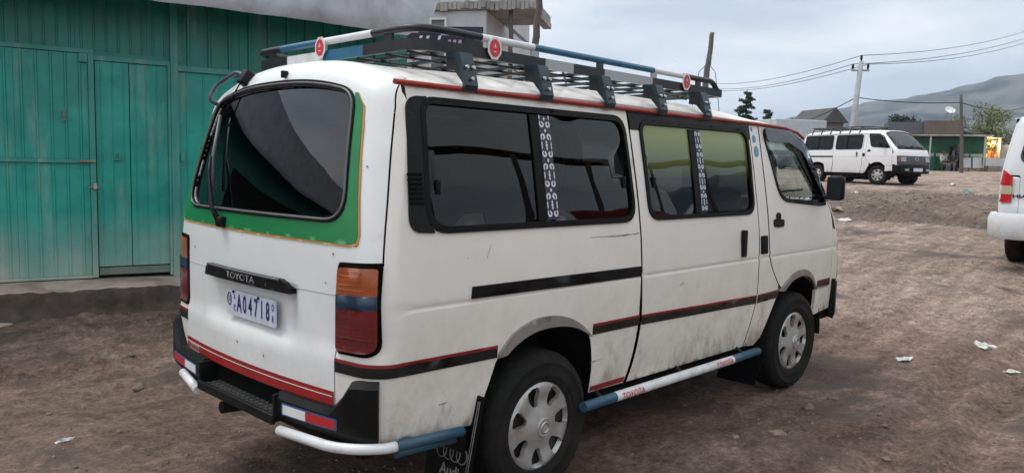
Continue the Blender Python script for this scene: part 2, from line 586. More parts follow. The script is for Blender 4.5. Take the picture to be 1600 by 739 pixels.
def sstep(a, b, x):
    t = np.clip((np.asarray(x, float)-a)/(b-a), 0, 1)
    return t*t*(3-2*t)
# ------------------------------------------------------------------ ground
_gx = pchip([-60, -2, 3.0, 5, 8.5, 13, 20, 25, 46, 80, 200, 600, 3000], [-.4, 0, 0, .12, .40, .65, .98, 1.15, 1.8, 2.5, 4.5, 9, 20])
def ground_base(x, y):
    x = np.asarray(x, float); y = np.asarray(y, float)
    g = _gx(x)
    # rough bank of rubble in front of the far van
    d = np.exp(-((x-16.2)/3.0)**2)*np.exp(-((y-2.8)/6.5)**2)
    g = g+.16*d*(.7+.5*fbm(x, y, 5, 3, .5, .5))
    g = g-.10*np.exp(-((x-12.9-.35*np.sin(y*.9))/.5)**2)*np.exp(-((y-1.6)/3.2)**2)
    return g

def ground_h(x, y, fine=1.0):
    x = np.asarray(x, float); y = np.asarray(y, float)
    g = ground_base(x, y)
    calm = np.ones_like(x)
    for cx in (0, 2.579):
        for cy in (-.74, .74):
            calm = np.minimum(calm, .12+.88*sstep(.25, .7, np.hypot(x-cx, y-cy)))
    n = .026*fbm(x, y, 1, 3, .5, .75)+.016*fbm(x, y, 2, 3, .55, 2.7)
    rough = .12+1.15*sstep(-.15, .30, fbm(x, y, 9, 3, .5, .55))
    lump = np.maximum(0, fbm(x, y, 3, 3, .6, 7.0)-.02)*.050+np.maximum(0, fbm(x, y, 4, 2, .6, 14.0)-.10)*.034
    # wheel ruts running past the van
    rut = 0
    for c0, k in ((-1.72, .015), (-2.05, .03), (1.9, -.04), (2.6, -.05)):
        ln = y-(c0+k*x+.12*np.sin(x*.7+c0))
        rut = rut-.030*np.exp(-(ln/.085)**2)*(.7+.3*np.sin(x*55))+.018*np.exp(-((np.abs(ln)-.17)/.06)**2)
    bank = np.exp(-((x-16.2)/3.4)**2)*np.exp(-((y-2.8)/7)**2)
    return g+(n+(lump*rough+rut)*fine)*calm+bank*(.10*fbm(x, y, 6, 4, .6, 1.6))*fine-.012*(1-calm)

def graded(lo, hi, a, b, st, gr=1.055):
    c = list(np.arange(a, b, st))
    s = st; v = a
    left = []
    while v > lo:
        s *= gr; v -= s; left.append(v)
    s = st; v = c[-1]
    right = []
    while v < hi:
        s *= gr; v += s; right.append(v)
    return np.array(left[::-1]+c+right)

M_DIRT = bpy.data.materials.new('bare_earth')
def _dirt():
    t, n, l, p = nodes_of(M_DIRT)
    p.inputs['Roughness'].default_value = .9
    p.inputs['Specular IOR Level'].default_value = .25
    tcn = n.new('ShaderNodeTexCoord')
    def noise(sc, det, rg=.6, dist=0.0, stretch=None):
        z = n.new('ShaderNodeTexNoise'); z.inputs['Scale'].default_value = sc; z.inputs['Detail'].default_value = det
        z.inputs['Roughness'].default_value = rg; z.inputs['Distortion'].default_value = dist
        if stretch:
            mm = n.new('ShaderNodeMapping'); mm.inputs['Scale'].default_value = stretch; mm.inputs['Rotation'].default_value = (0, 0, R(14))
            l.new(tcn.outputs['Object'], mm.inputs['Vector']); l.new(mm.outputs['Vector'], z.inputs['Vector'])
        else:
            l.new(tcn.outputs['Object'], z.inputs['Vector'])
        return z
    def ramp(src, a, b, ca, cb):
        r = n.new('ShaderNodeValToRGB'); e = r.color_ramp.elements
        e[0].position = a; e[0].color = (*ca, 1); e[1].position = b; e[1].color = (*cb, 1)
        l.new(src, r.inputs['Fac']); return r
    def mixc(fac, a, b, mode='MIX'):
        m = n.new('ShaderNodeMix'); m.data_type = 'RGBA'; m.blend_type = mode
        if isinstance(fac, float): m.inputs[0].default_value = fac
        else: l.new(fac, m.inputs[0])
        l.new(a, m.inputs[6])
        if isinstance(b, tuple): m.inputs[7].default_value = (*b, 1)
        else: l.new(b, m.inputs[7])
        return m.outputs[2]
    big = noise(.55, 8, .62, .4)
    base0 = ramp(big.outputs['Fac'], .36, .64, (.195, .134, .110), (.365, .272, .226))
    dryr = ramp(big.outputs['Fac'], .34, .62, (.375, .294, .246), (.50, .405, .345))
    sp_ = n.new('ShaderNodeSeparateXYZ'); l.new(tcn.outputs['Object'], sp_.inputs[0])
    wob = noise(.8, 5, .6)
    sm_ = n.new('ShaderNodeMath'); sm_.operation = 'MULTIPLY_ADD'; sm_.inputs[1].default_value = 4.0
    l.new(wob.outputs['Fac'], sm_.inputs[0]); l.new(sp_.outputs['X'], sm_.inputs[2])
    dm = n.new('ShaderNodeMapRange'); dm.inputs['From Min'].default_value = 6.4; dm.inputs['From Max'].default_value = 8.0
    l.new(sm_.outputs[0], dm.inputs['Value'])
    bmix = n.new('ShaderNodeMix'); bmix.data_type = 'RGBA'
    bk1 = n.new('ShaderNodeMapRange'); bk1.inputs['From Min'].default_value = 14.2; bk1.inputs['From Max'].default_value = 14.9
    l.new(sm_.outputs[0], bk1.inputs['Value'])
    bk2 = n.new('ShaderNodeMapRange'); bk2.inputs['From Min'].default_value = 24.5; bk2.inputs['From Max'].default_value = 21.0
    l.new(sm_.outputs[0], bk2.inputs['Value'])
    bk3 = n.new('ShaderNodeMath'); bk3.operation = 'MULTIPLY'; l.new(bk1.outputs['Result'], bk3.inputs[0]); l.new(bk2.outputs['Result'], bk3.inputs[1])
    l.new(dm.outputs['Result'], bmix.inputs[0]); l.new(base0.outputs['Color'], bmix.inputs[6]); l.new(dryr.outputs['Color'], bmix.inputs[7])
    bcol = ramp(big.outputs['Fac'], .36, .64, (.16, .125, .105), (.30, .245, .20))
    bkm = n.new('ShaderNodeMix'); bkm.data_type = 'RGBA'
    l.new(bk3.outputs[0], bkm.inputs[0]); l.new(bmix.outputs[2], bkm.inputs[6]); l.new(bcol.outputs['Color'], bkm.inputs[7])
    med = noise(3.4, 9, .68, .3)
    mr_ = ramp(med.outputs['Fac'], .30, .66, (.55, .52, .50), (1.15, 1.14, 1.13))
    c = mixc(1.0, bkm.outputs[2], mr_.outputs['Color'], 'MULTIPLY')
    fin = noise(38, 8, .75)
    fr = ramp(fin.outputs['Fac'], .34, .66, (.56, .54, .53), (1.34, 1.34, 1.34))
    clod = noise(14, 6, .7)
    cdr = ramp(clod.outputs['Fac'], .40, .60, (.74, .72, .70), (1.14, 1.14, 1.14))
    c = mixc(1.0, c, cdr.outputs['Color'], 'MULTIPLY')
    c = mixc(1.0, c, fr.outputs['Color'], 'MULTIPLY')
    stk = noise(2.2, 7, .62, .2, (.30, 2.4, 1))
    sr = ramp(stk.outputs['Fac'], .36, .64, (.74, .72, .71), (1.16, 1.16, 1.16))
    c = mixc(1.0, c, sr.outputs['Color'], 'MULTIPLY')
    # damp patches where water stood
    wet = noise(.95, 6, .55, .9)
    wr = ramp(wet.outputs['Fac'], .55, .66, (0, 0, 0), (1, 1, 1))
    c = mixc(wr.outputs['Color'], c, (.125, .092, .078))
    # pale grit and chippings
    v = n.new('ShaderNodeTexVoronoi'); v.inputs['Scale'].default_value = 26; v.inputs['Randomness'].default_value = 1
    l.new(tcn.outputs['Object'], v.inputs['Vector'])
    vr = ramp(v.outputs['Distance'], .10, .17, (1, 1, 1), (0, 0, 0))
    gm = noise(1.3, 3)
    gr_ = ramp(gm.outputs['Fac'], .48, .62, (0, 0, 0), (.8, .8, .8))
    g2 = mixc(1.0, vr.outputs['Color'], gr_.outputs['Color'], 'MULTIPLY')
    c = mixc(g2, c, (.34, .29, .25))
    l.new(c, p.inputs['Base Color'])
    rr = n.new('ShaderNodeMapRange'); rr.inputs['To Min'].default_value = .92; rr.inputs['To Max'].default_value = .62
    l.new(wr.outputs['Color'], rr.inputs['Value']); l.new(rr.outputs['Result'], p.inputs['Roughness'])
    ad = n.new('ShaderNodeMath'); ad.operation = 'ADD'
    bm_ = noise(11, 8, .7); l.new(bm_.outputs['Fac'], ad.inputs[0])
    m3 = n.new('ShaderNodeMath'); m3.operation = 'MULTIPLY'; m3.inputs[1].default_value = .55
    l.new(fin.outputs['Fac'], m3.inputs[0]); l.new(m3.outputs[0], ad.inputs[1])
    bp = n.new('ShaderNodeBump'); bp.inputs['Strength'].default_value = 1.0; bp.inputs['Distance'].default_value = .05
    l.new(ad.outputs[0], bp.inputs['Height']); l.new(bp.outputs['Normal'], p.inputs['Normal'])
_dirt()

def make_ground():
    xs = graded(-300, 1950, -2.6, 7.0, .036, 1.05)
    ys = graded(-900, 1500, -2.4, 5.6, .036, 1.05)
    X, Y = np.meshgrid(xs, ys)
    D = np.hypot(X-2, Y-1.5)
    Z = ground_h(X, Y, np.clip(1-(D-30)/40, 0, 1))
    nx, ny = len(xs), len(ys)
    V = np.stack([X, Y, Z], -1).reshape(-1, 3).astype(np.float32)
    I = np.arange(nx*ny).reshape(ny, nx)
    Q = np.stack([I[:-1, :-1], I[:-1, 1:], I[1:, 1:], I[1:, :-1]], -1).reshape(-1, 4)
    me = bpy.data.meshes.new('ground')
    me.vertices.add(len(V)); me.vertices.foreach_set('co', V.ravel())
    me.loops.add(Q.size); me.loops.foreach_set('vertex_index', Q.ravel().astype(np.int32))
    me.polygons.add(len(Q)); me.polygons.foreach_set('loop_start', np.arange(0, Q.size, 4, dtype=np.int32))
    me.polygons.foreach_set('use_smooth', np.ones(len(Q), bool))
    me.materials.append(M_DIRT)
    me.update(calc_edges=True)
    o = bpy.data.objects.new('ground', me)
    link(o)
    o['kind'] = 'structure'
    return o
make_ground()

def gz(x, y):
    return float(ground_h(np.array([x]), np.array([y]))[0])

# ------------------------------------------------------------------ mountain
def make_hill():
    nx, ny = 150, 40
    # a long ridge rising to the right of the view
    xs = np.linspace(0, 1, nx); ys = np.linspace(0, 1, ny)
    ax, ay = np.meshgrid(xs, ys)
    az = R(31)-ax*R(62)                      # bearing around the camera, from behind the conifers to well out of frame
    dist = 900+900*ay
    X = CAM.x+dist*np.cos(az); Y = CAM.y+dist*np.sin(az)
    prof = pchip([0, .09, .157, .25, .335, .45, .65, 1.0], [25, 86, 106, 136, 162, 190, 215, 220])
    hh = prof(ax)
    h = 10+hh*np.sin(np.clip(ay*1.25, 0, 1)*math.pi/2)**1.1
    h = h+12*fbm(X, Y, 21, 5, .55, .008)*np.clip(ay*2.5, 0, 1)*(.3+hh/120)+4*fbm(X, Y, 22, 3, .6, .04)*np.clip(ay*2, 0, 1)
    h[0] = -20
    V = np.stack([X, Y, h], -1).reshape(-1, 3)
    I = np.arange(nx*ny).reshape(ny, nx)
    Q = np.stack([I[:-1, :-1], I[:-1, 1:], I[1:, 1:], I[1:, :-1]], -1).reshape(-1, 4)
    m = mat('mountain_scrub', (.125, .118, .105), .95, col2=(.018, .026, .030), scale=.009, lo=.40, hi=.58, detail=12)
    o = meshobj('mountain', V, Q, m, None, True)
    o['kind'] = 'structure'
make_hill()

# ------------------------------------------------------------------ green metal shop
SA = R(-15)
ST = Vector((math.cos(SA), math.sin(SA), 0)); SN = Vector((math.sin(SA), -math.cos(SA), 0))
SP = Vector((-.323, 5.221, 0))
def WP(s, z, off=0.0):
    return SP+ST*s+SN*off+Vector((0, 0, z))

def green_mat(name, a, b, dust):
    if name in MATS:
        return MATS[name]
    m = bpy.data.materials.new(name)
    t, n, l, p = nodes_of(m)
    p.inputs['Roughness'].default_value = .5
    tcn = n.new('ShaderNodeTexCoord')
    def nz(sc, det, st=(1, 1, 1)):
        mm = n.new('ShaderNodeMapping'); mm.inputs['Scale'].default_value = st
        l.new(tcn.outputs['Object'], mm.inputs['Vector'])
        q = n.new('ShaderNodeTexNoise'); q.inputs['Scale'].default_value = sc; q.inputs['Detail'].default_value = det; q.inputs['Roughness'].default_value = .65
        l.new(mm.outputs['Vector'], q.inputs['Vector']); return q
    q1 = nz(2.2, 6)
    r1 = n.new('ShaderNodeValToRGB'); r1.color_ramp.elements[0].position = .35; r1.color_ramp.elements[0].color = (*a, 1)
    r1.color_ramp.elements[1].position = .66; r1.color_ramp.elements[1].color = (*b, 1)
    l.new(q1.outputs['Fac'], r1.inputs['Fac'])
    # rain-streaked dust, scuffs
    q2 = nz(5, 8, (1, 1, .16))
    r2_ = n.new('ShaderNodeValToRGB'); r2_.color_ramp.elements[0].position = .53; r2_.color_ramp.elements[1].position = .78
    r2_.color_ramp.elements[1].color = (.55, .55, .55, 1)
    l.new(q2.outputs['Fac'], r2_.inputs['Fac'])
    s = n.new('ShaderNodeSeparateXYZ'); l.new(tcn.outputs['Object'], s.inputs[0])
    hz = n.new('ShaderNodeMapRange'); hz.inputs['From Min'].default_value = .28; hz.inputs['From Max'].default_value = .95
    hz.inputs['To Min'].default_value = 1.35; hz.inputs['To Max'].default_value = 0
    l.new(s.outputs['Z'], hz.inputs['Value'])
    q3 = nz(3.5, 8, (1, 1, .5))
    mm3 = n.new('ShaderNodeMath'); mm3.operation = 'MULTIPLY'; l.new(hz.outputs['Result'], mm3.inputs[0]); l.new(q3.outputs['Fac'], mm3.inputs[1])
    ad = n.new('ShaderNodeMath'); ad.operation = 'ADD'; ad.use_clamp = True
    l.new(r2_.outputs['Color'], ad.inputs[0]); l.new(mm3.outputs[0], ad.inputs[1])
    mx_ = n.new('ShaderNodeMix'); mx_.data_type = 'RGBA'; mx_.inputs[7].default_value = (*dust, 1)
    l.new(ad.outputs[0], mx_.inputs[0]); l.new(r1.outputs['Color'], mx_.inputs[6])
    l.new(mx_.outputs[2], p.inputs['Base Color'])
    rr = n.new('ShaderNodeMapRange'); rr.inputs['To Min'].default_value = .42; rr.inputs['To Max'].default_value = .85
    l.new(ad.outputs[0], rr.inputs['Value']); l.new(rr.outputs['Result'], p.inputs['Roughness'])
    q4 = nz(2.6, 9, (1, 1, .22))
    r4 = n.new('ShaderNodeValToRGB'); r4.color_ramp.elements[0].position = .63; r4.color_ramp.elements[1].position = .74; r4.color_ramp.elements[1].color = (.55, .55, .55, 1)
    l.new(q4.outputs['Fac'], r4.inputs['Fac'])
    rst = n.new('ShaderNodeMix'); rst.data_type = 'RGBA'; rst.inputs[7].default_value = (.34, .38, .345, 1)
    l.new(mx_.outputs[2], rst.inputs[6]); l.new(r4.outputs['Color'], rst.inputs[0]); l.new(rst.outputs[2], p.inputs['Base Color'])
    bp = n.new('ShaderNodeBump'); bp.inputs['Strength'].default_value = .12; bp.inputs['Distance'].default_value = .03
    l.new(q1.outputs['Fac'], bp.inputs['Height']); l.new(bp.outputs['Normal'], p.inputs['Normal'])
    MATS[name] = m
    return m
M_TEAL = green_mat('teal_sheet', (.005, .225, .183), (.007, .325, .268), (.34, .40, .35))
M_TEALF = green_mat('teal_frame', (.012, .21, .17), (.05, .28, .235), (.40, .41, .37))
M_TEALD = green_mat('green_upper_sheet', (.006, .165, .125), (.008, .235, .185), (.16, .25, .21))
M_CONC = mat('old_concrete', (.32, .31, .30), .9, col2=(.20, .195, .19), scale=2.5, bump=.3, bscale=14)
M_PLINTH = mat('muddy_plinth', (.085, .066, .055), .95, col2=(.035, .028, .024), scale=7, bump=.9, bscale=18, lo=.3, hi=.62)
M_FASCIA = mat('weathered_grey_fascia', (.46, .49, .53), .6, col2=(.34, .35, .365), scale=4.2, bump=.45, bscale=5, lo=.28, hi=.52, detail=10)
M_RUST = mat('rusty_iron', (.20, .12, .08), .8, col2=(.28, .25, .22), scale=12)
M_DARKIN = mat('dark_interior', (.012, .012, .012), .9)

def ribbed(name, s0, s1, z0, z1, off, pitch, ribw, depth, m, parent, seed=0, buckle=.004, phase=.0):
    ss = [s0]
    prof = [(s0, 0)]
    c = s0+pitch*(.5+phase)
    while c+ribw/2 < s1-.01:
        prof += [(c-ribw/2, 0), (c-ribw*.25, depth), (c+ribw*.25, depth), (c+ribw/2, 0)]
        c += pitch
    prof.append((s1, 0))
    nz_ = max(3, int((z1-z0)/.12))
    verts, faces = [], []
    S = np.array([q[0] for q in prof]); Dp = np.array([q[1] for q in prof])
    for k in range(nz_+1):
        z = z0+(z1-z0)*k/nz_
        b = buckle*fbm(S*1.0+seed*7.3, np.full_like(S, z)+seed, 31+seed, 3, .6, 2.2)
        for s, d, bb in zip(S, Dp, b):
            verts.append(WP(s, z, off+d+bb))
    k2 = len(prof)
    for k in range(nz_):
        for i in range(k2-1):
            faces.append((k*k2+i, k*k2+i+1, (k+1)*k2+i+1, (k+1)*k2+i))
    return meshobj(name, verts, faces, m, parent)

def wbar(name, s0, s1, z0, z1, o0, o1, m, parent):
    P = [(s0, z0), (s1, z0), (s1, z1), (s0, z1)]
    verts = [WP(s, z, o0) for s, z in P]+[WP(s, z, o1) for s, z in P]
    faces = [(3, 2, 1, 0), (4, 5, 6, 7)]+[(i, (i+1) % 4, 4+(i+1) % 4, 4+i) for i in range(4)]
    return meshobj(name, verts, faces, m, parent)

shop = empty('metal_shop', SP)
tag(shop, 'teal green sheet metal shop with closed doors and a grey overhanging fascia', 'shop')
shop.location = (0, 0, 0)
# wall body behind the sheets
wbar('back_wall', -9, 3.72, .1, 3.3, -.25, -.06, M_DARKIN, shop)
wbar('back_wall', 3.55, 3.72, .1, 3.3, -4, -.26, M_CONC, shop)
# upper sheets
sx = -9.0
i = 0
while sx < 1.15:
    e = min(sx+.62, 1.16)
    if 1.16-e < .2: e = 1.16
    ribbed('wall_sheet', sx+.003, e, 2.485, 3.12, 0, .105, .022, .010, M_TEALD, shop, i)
    sx = e; i += 1
sx = 1.20
while sx < 3.7:
    e = min(sx+.60, 3.7)
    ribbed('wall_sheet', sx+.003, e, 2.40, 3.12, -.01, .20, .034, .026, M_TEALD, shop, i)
    sx = e; i += 1
# big left door, an upper and a lower leaf, each of several sheets
for z0, z1, sd_ in ((1.445, 2.44, 0), (.325, 1.405, 9)):
    sx = -2.6; k = 0
    leaf = None
    while sx < .40:
        e = min(sx+.60, .40)
        leaf = ribbed('door_sheet', sx+.002, e, z0, z1, .028, .118, .026, .011, M_TEAL, shop, 40+sd_+k, .012)
        sx = e; k += 1
    if z0 > 1:
        ho = leaf
    else:
        hl = leaf
wbar('frame_bar', -2.65, .452, 2.445, 2.483, -.02, .048, M_TEALF, shop)
wbar('frame_bar', -2.65, .405, 1.407, 1.443, -.02, .058, M_TEALF, shop)
wbar('frame_bar', .403, .452, .30, 2.443, -.02, .054, M_TEALF, shop)
wbar('frame_bar', -2.65, .402, .295, .323, -.02, .046, M_TEALF, shop)
# handles, bolts
wbar('door_handle', .18, .212, 1.80, 1.91, .056, .066, M_TEALF, ho)
wbar('door_handle', .188, .204, 1.835, 1.90, .067, .092, M_RUST, ho)
wbar('door_bolt', .31, .45, 1.418, 1.436, .060, .078, M_RUST, shop)
wbar('door_bolt', .385, .475, 1.17, 1.19, .056, .074, M_RUST, shop)
wbar('padlock', .425, .452, 1.16, 1.215, .075, .095, M_STEEL, shop)
wbar('hinge', .33, .40, 2.36, 2.44, .050, .066, M_TEALF, shop)
# narrow middle door, two leaves and a kick strip
for a, b_, q in ((.462, .752, 0), (.760, 1.10, 1)):
    lf = ribbed('door_leaf', a, b_, .40, 2.385, .012, .097, .016, .005, M_TEAL, shop, 60+q, .014)
    if q == 0:
        wbar('door_handle', .610, .668, 1.44, 1.455, .020, .045, M_TEALF, lf)
        wbar('door_handle', .610, .622, 1.455, 1.52, .020, .045, M_TEALF, lf)
        wbar('door_handle', .656, .668, 1.455, 1.52, .020, .045, M_TEALF, lf)
wbar('kick_strip', .462, 1.10, .318, .388, -.01, .026, mat('dusty_kick_strip', (.16, .19, .165), .8, col2=(.08, .15, .125), scale=7), shop)
wbar('frame_bar', .454, 1.128, 2.388, 2.430, -.02, .040, M_TEALF, shop)
wbar('frame_bar', 1.102, 1.128, .29, 2.386, -.02, .040, M_TEALF, shop)
wbar('wall_sheet', .454, 1.128, 2.432, 2.484, -.03, -.005, M_TEALD, shop)
# post and the door to its right
wbar('post', 1.130, 1.198, .27, 3.1, -.03, .050, M_TEALF, shop)
wbar('frame_bar', 1.200, 3.70, 2.345, 2.398, -.03, .046, M_TEALF, shop)
sx = 1.202; k = 0
while sx < 3.65:
    e = min(sx+.62, 3.69)
    lf = ribbed('door_leaf', sx, e-.004, .30, 2.343, .010, .16, .02, .007, M_TEAL, shop, 70+k, .006)
    if k == 0:
        wbar('door_handle', 1.218, 1.25, 1.44, 1.54, .018, .042, M_TEALF, lf)
    sx = e; k += 1
# fascia: a sheet of weathered metal hung from the roof edge, torn at its end
def fsurf(S, Z):
    out_ = np.empty((len(S), 3))
    d = .70+.030*fbm(S, Z, 81, 4, .55, 1.1)+.045*np.abs(fbm(S, Z, 83, 4, .6, 2.6))
    d = d+.035*np.exp(-((S-2.35-(Z-3.0)*.5)/.10)**2)*sstep(2.9, 3.0, Z)+.03*np.exp(-((S-3.05+(Z-3.0)*.3)/.08)**2)
    d = d-.05*sstep(2.96, 2.86, Z)
    for i_ in range(3):
        out_[:, i_] = SP[i_]+ST[i_]*S+SN[i_]*d
    out_[:, 2] = Z+.018*fbm(S, S*0, 85, 3, .6, 2.0)
    return out_
patch('fascia', [(-9, 2.90), (.9, 2.892), (2.98, 2.868), (3.25, 2.845), (3.42, 2.84), (3.55, 2.93), (3.60, 3.02), (3.69, 3.06), (3.74, 3.2), (3.80, 3.27), (3.86, 3.5), (4.0, 3.8), (-9, 3.8)], [], fsurf, tuple(SN), M_FASCIA, shop, 0, .006, .07, dens=.06)
wbar('soffit', -9, 3.6, 3.06, 3.085, .01, .66, mat('soffit_board', (.10, .11, .11), .9), shop)
verts = [WP(-9, 3.78, .62), WP(3.9, 3.78, .62), WP(3.9, 4.2, -4.2), WP(-9, 4.2, -4.2)]
meshobj('roof', [tuple(v) for v in verts]+[tuple(v+Vector((0, 0, .03))) for v in verts], [(3, 2, 1, 0), (4, 5, 6, 7)]+[(i, (i+1) % 4, 4+(i+1) % 4, 4+i) for i in range(4)], M_FASCIA, shop)
# muddy plinth under the doors
def plinth():
    ss = np.linspace(-9, 3.9, 260)
    cs = [(-.2, .285), (.02, .285), (.12, .272), (.22, .262), (.30, .25), (.36, .225), (.39, .17), (.40, .09), (.42, .03), (.50, -.02), (.62, -.06)]
    verts, faces = [], []
    for s in ss:
        for k_, (o, z) in enumerate(cs):
            nz1 = float(fbm(np.array([s]), np.array([k_*.11]), 91, 4, .6, 2.4)[0])
            nz2 = float(fbm(np.array([s]), np.array([k_*.2]), 93, 3, .6, 9)[0])
            live = 0 if k_ < 2 else 1
            dip = -.03*max(0, s-.3)/2
            verts.append(WP(s, z+(.030*nz1+.022*nz2)*live+dip*min(1, max(z, 0)*5), o+(.05*nz1+.018*nz2)*live))
    k2 = len(cs)
    for i_ in range(len(ss)-1):
        for k_ in range(k2-1):
            faces.append((i_*k2+k_, (i_+1)*k2+k_, (i_+1)*k2+k_+1, i_*k2+k_+1))
    mi = [1 if 4 < (q % (k2-1)) < 9 else 0 for q in range(len(faces))]
    meshobj('plinth', verts, faces, [mat('dusty_ledge', (.40, .33, .28), .95, col2=(.20, .155, .13), scale=3.5, bump=.8, bscale=20, lo=.3, hi=.62), M_PLINTH], shop, True, midx=mi)
plinth()
# ------------------------------------------------------------------ van geometry (x forward, right side at -y, origin under the rear axle)
_W = pchip([.25, .40, .55, .68, .75, .93, 1.10, 1.20, 1.45, 1.70, 1.78, 1.9], [.79, .818, .835, .842, .846, .848, .838, .826, .787, .742, .726, .70])
_R0 = pchip([.40, .55, .74, .80, .95, 1.12, 1.22, 1.45, 1.70, 1.9], [-.945, -.960, -.962, -.950, -.950, -.947, -.938, -.893, -.825, -.765])
_F0 = pchip([.38, .55, .70, .95, 1.10, 1.20, 1.26, 1.45, 1.70, 1.86], [3.38, 3.42, 3.43, 3.40, 3.36, 3.31, 3.25, 3.05, 2.77, 2.58])
_ZC = pchip([-.8, -.5, 0, 1, 1.8, 2.3, 2.6, 2.8], [1.885, 1.887, 1.902, 1.908, 1.900, 1.875, 1.85, 1.83])
_RHO = pchip([.4, 1.0, 1.35, 1.9], [.09, .10, .135, .13])
WB = 2.579
def Wz(x, z):
    return _W(z)-.022*np.clip((np.asarray(x, float)-2.3)/1.0, 0, 1.2)**2-.006*np.exp(-((np.asarray(z, float)-.938)/.007)**2)+.0028*fbm(x, z, 47, 3, .5, 2.3)
def crown(y):
    return .125*(np.abs(y)/.73)**2.6
def rear_x(y, z):
    b = np.clip(_W(z)-np.abs(y), 0.002, None); rho = _RHO(z)
    c = np.clip(rho-b, 0, None)
    return _R0(z)+.1*y*y+rho-np.sqrt(np.maximum(rho*rho-c*c, 0))
def dent(y, z):
    # recess behind the number plate
    f = sstep(.40, .335, np.abs(y))*sstep(.735, .80, z)*sstep(.985, .975, z)
    return .026*f
def S_rear(Y, V):
    Y = np.asarray(Y, float); V = np.asarray(V, float)
    zt = 1.885-crown(Y)
    zs = zt-.09
    th = np.clip((V-1.75)/.15, 0, 1)*math.pi/2
    z = np.where(V <= 1.6, V, np.where(V <= 1.75, 1.6+(V-1.6)/.15*(zs-1.6), zs+.09*np.sin(th)))
    x = rear_x(Y, z)+.09*(1-np.cos(th))+dent(Y, z)
    return np.stack([x, Y, z], 1)
def S_gate(Y, V):
    P = S_rear(Y, V)
    P[:, 0] -= dent(P[:, 1], P[:, 2])
    return P
def S_front(Y, V):
    Y = np.asarray(Y, float); V = np.asarray(V, float)
    zt = 1.86-crown(Y)
    z = np.where(V <= 1.5, V, 1.5+(V-1.5)/.36*(zt-1.5))
    wz = _W(z)-.025
    b = np.clip(wz-np.abs(Y), .002, None); c = np.clip(.11-b, 0, None)
    x = _F0(z)-.10*Y*Y-(.11-np.sqrt(np.maximum(.0121-c*c, 0)))
    return np.stack([x, Y, z], 1)
def S_side(sg):
    def f(X, Z):
        return np.stack([X, sg*Wz(X, Z), Z], 1)
    return f
def S_roof(X, Y):
    return np.stack([X, Y, _ZC(X)-crown(Y)], 1)
def ys_top(v):
    z = np.where(v <= 1.6, v, 1.6)
    return np.where(v <= 1.6, _W(z)-.025, np.interp(v, [1.6, 1.75, 1.9], [float(_W(1.6))-.025, .722, .672]))
VR = np.concatenate([np.arange(.46, 1.10, .02), np.linspace(1.105, 1.6, 22), np.linspace(1.62, 1.9, 14)])
VF = np.concatenate([np.arange(.46, 1.5, .03), np.linspace(1.5, 1.86, 14)])
def D_rear(v):
    z = float(S_rear(np.array([ys_top(v)]), np.array([v]))[0, 2]) if v > 1.6 else v
    f = sstep(1.6, 1.9, v)
    zd = min(z, 1.76) if v < 1.899 else 1.76
    x0 = float(_R0(z)+.1*_W(z)**2)+.095
    return (float(x0*(1-f)+(-.705)*f), float(zd))
def D_front(v):
    y = float(_W(v if v < 1.5 else 1.5+(v-1.5)/.36*.25))-.06 if v < 1.85 else .69
    p = S_front(np.array([y]), np.array([v]))[0]
    z = float(p[2])
    return (float(p[0])-.085, min(z, 1.757))
DR = [D_rear(v) for v in VR]
DF = [D_front(v) for v in VF]

def bez(a, b, c, n):
    t = np.linspace(0, 1, n)[:, None]
    return (1-t)**2*a+2*t*(1-t)*b+t*t*c

def corner_loft(name, which, sg, m, parent):
    rows = []
    for v, D in zip(VR if which == 'rear' else VF, DR if which == 'rear' else DF):
        side = S_side(sg)(np.array([D[0]]), np.array([D[1]]))[0]
        if which == 'rear':
            yc = float(ys_top(v))
            pre = np.linspace(.628, yc, 7) if v < 1.1 else np.linspace(yc, yc, 1)
            pr = S_rear(sg*pre, np.full(len(pre), v))
            c0 = S_rear(np.array([sg*yc, sg*(yc-.004)]), np.array([v, v]))
        else:
            yc = (float(_W(v))-.06) if v < 1.5 else float(np.interp(v, [1.5, 1.86], [float(_W(1.5))-.06, .675]))
            pr = S_front(np.array([sg*yc]), np.array([v]))
            c0 = S_front(np.array([sg*yc, sg*(yc-.004)]), np.array([v, v]))
        tdir = c0[0]-c0[1]; tdir /= np.linalg.norm(tdir)
        ln = abs(side[1]-c0[0][1])/max(.25, abs(tdir[1]))
        E = c0[0]+tdir*min(ln, .12)
        E = E*.5+np.array([E[0], side[1], (c0[0][2]+side[2])/2])*.5
        bz = bez(c0[0], E, side, 8)
        row = np.vstack([pr[:-1], bz]) if len(pr) > 1 else np.vstack([np.repeat(pr, 6, 0), bz])
        rows.append(row)
    A = np.array(rows); k = A.shape[1]
    verts = A.reshape(-1, 3); faces = []
    for i_ in range(len(rows)-1):
        for j in range(k-1):
            f = [i_*k+j, i_*k+j+1, (i_+1)*k+j+1, (i_+1)*k+j]
            faces.append(f if (sg < 0) == (which == 'rear') else f[::-1])
    o = meshobj(name, verts, faces, m, parent, True)
    bm = bmesh.new(); bm.from_mesh(o.data)
    bmesh.ops.remove_doubles(bm, verts=bm.verts, dist=1e-5)
    bmesh.ops.recalc_face_normals(bm, faces=bm.faces)
    bm.to_mesh(o.data); bm.free()
    return o

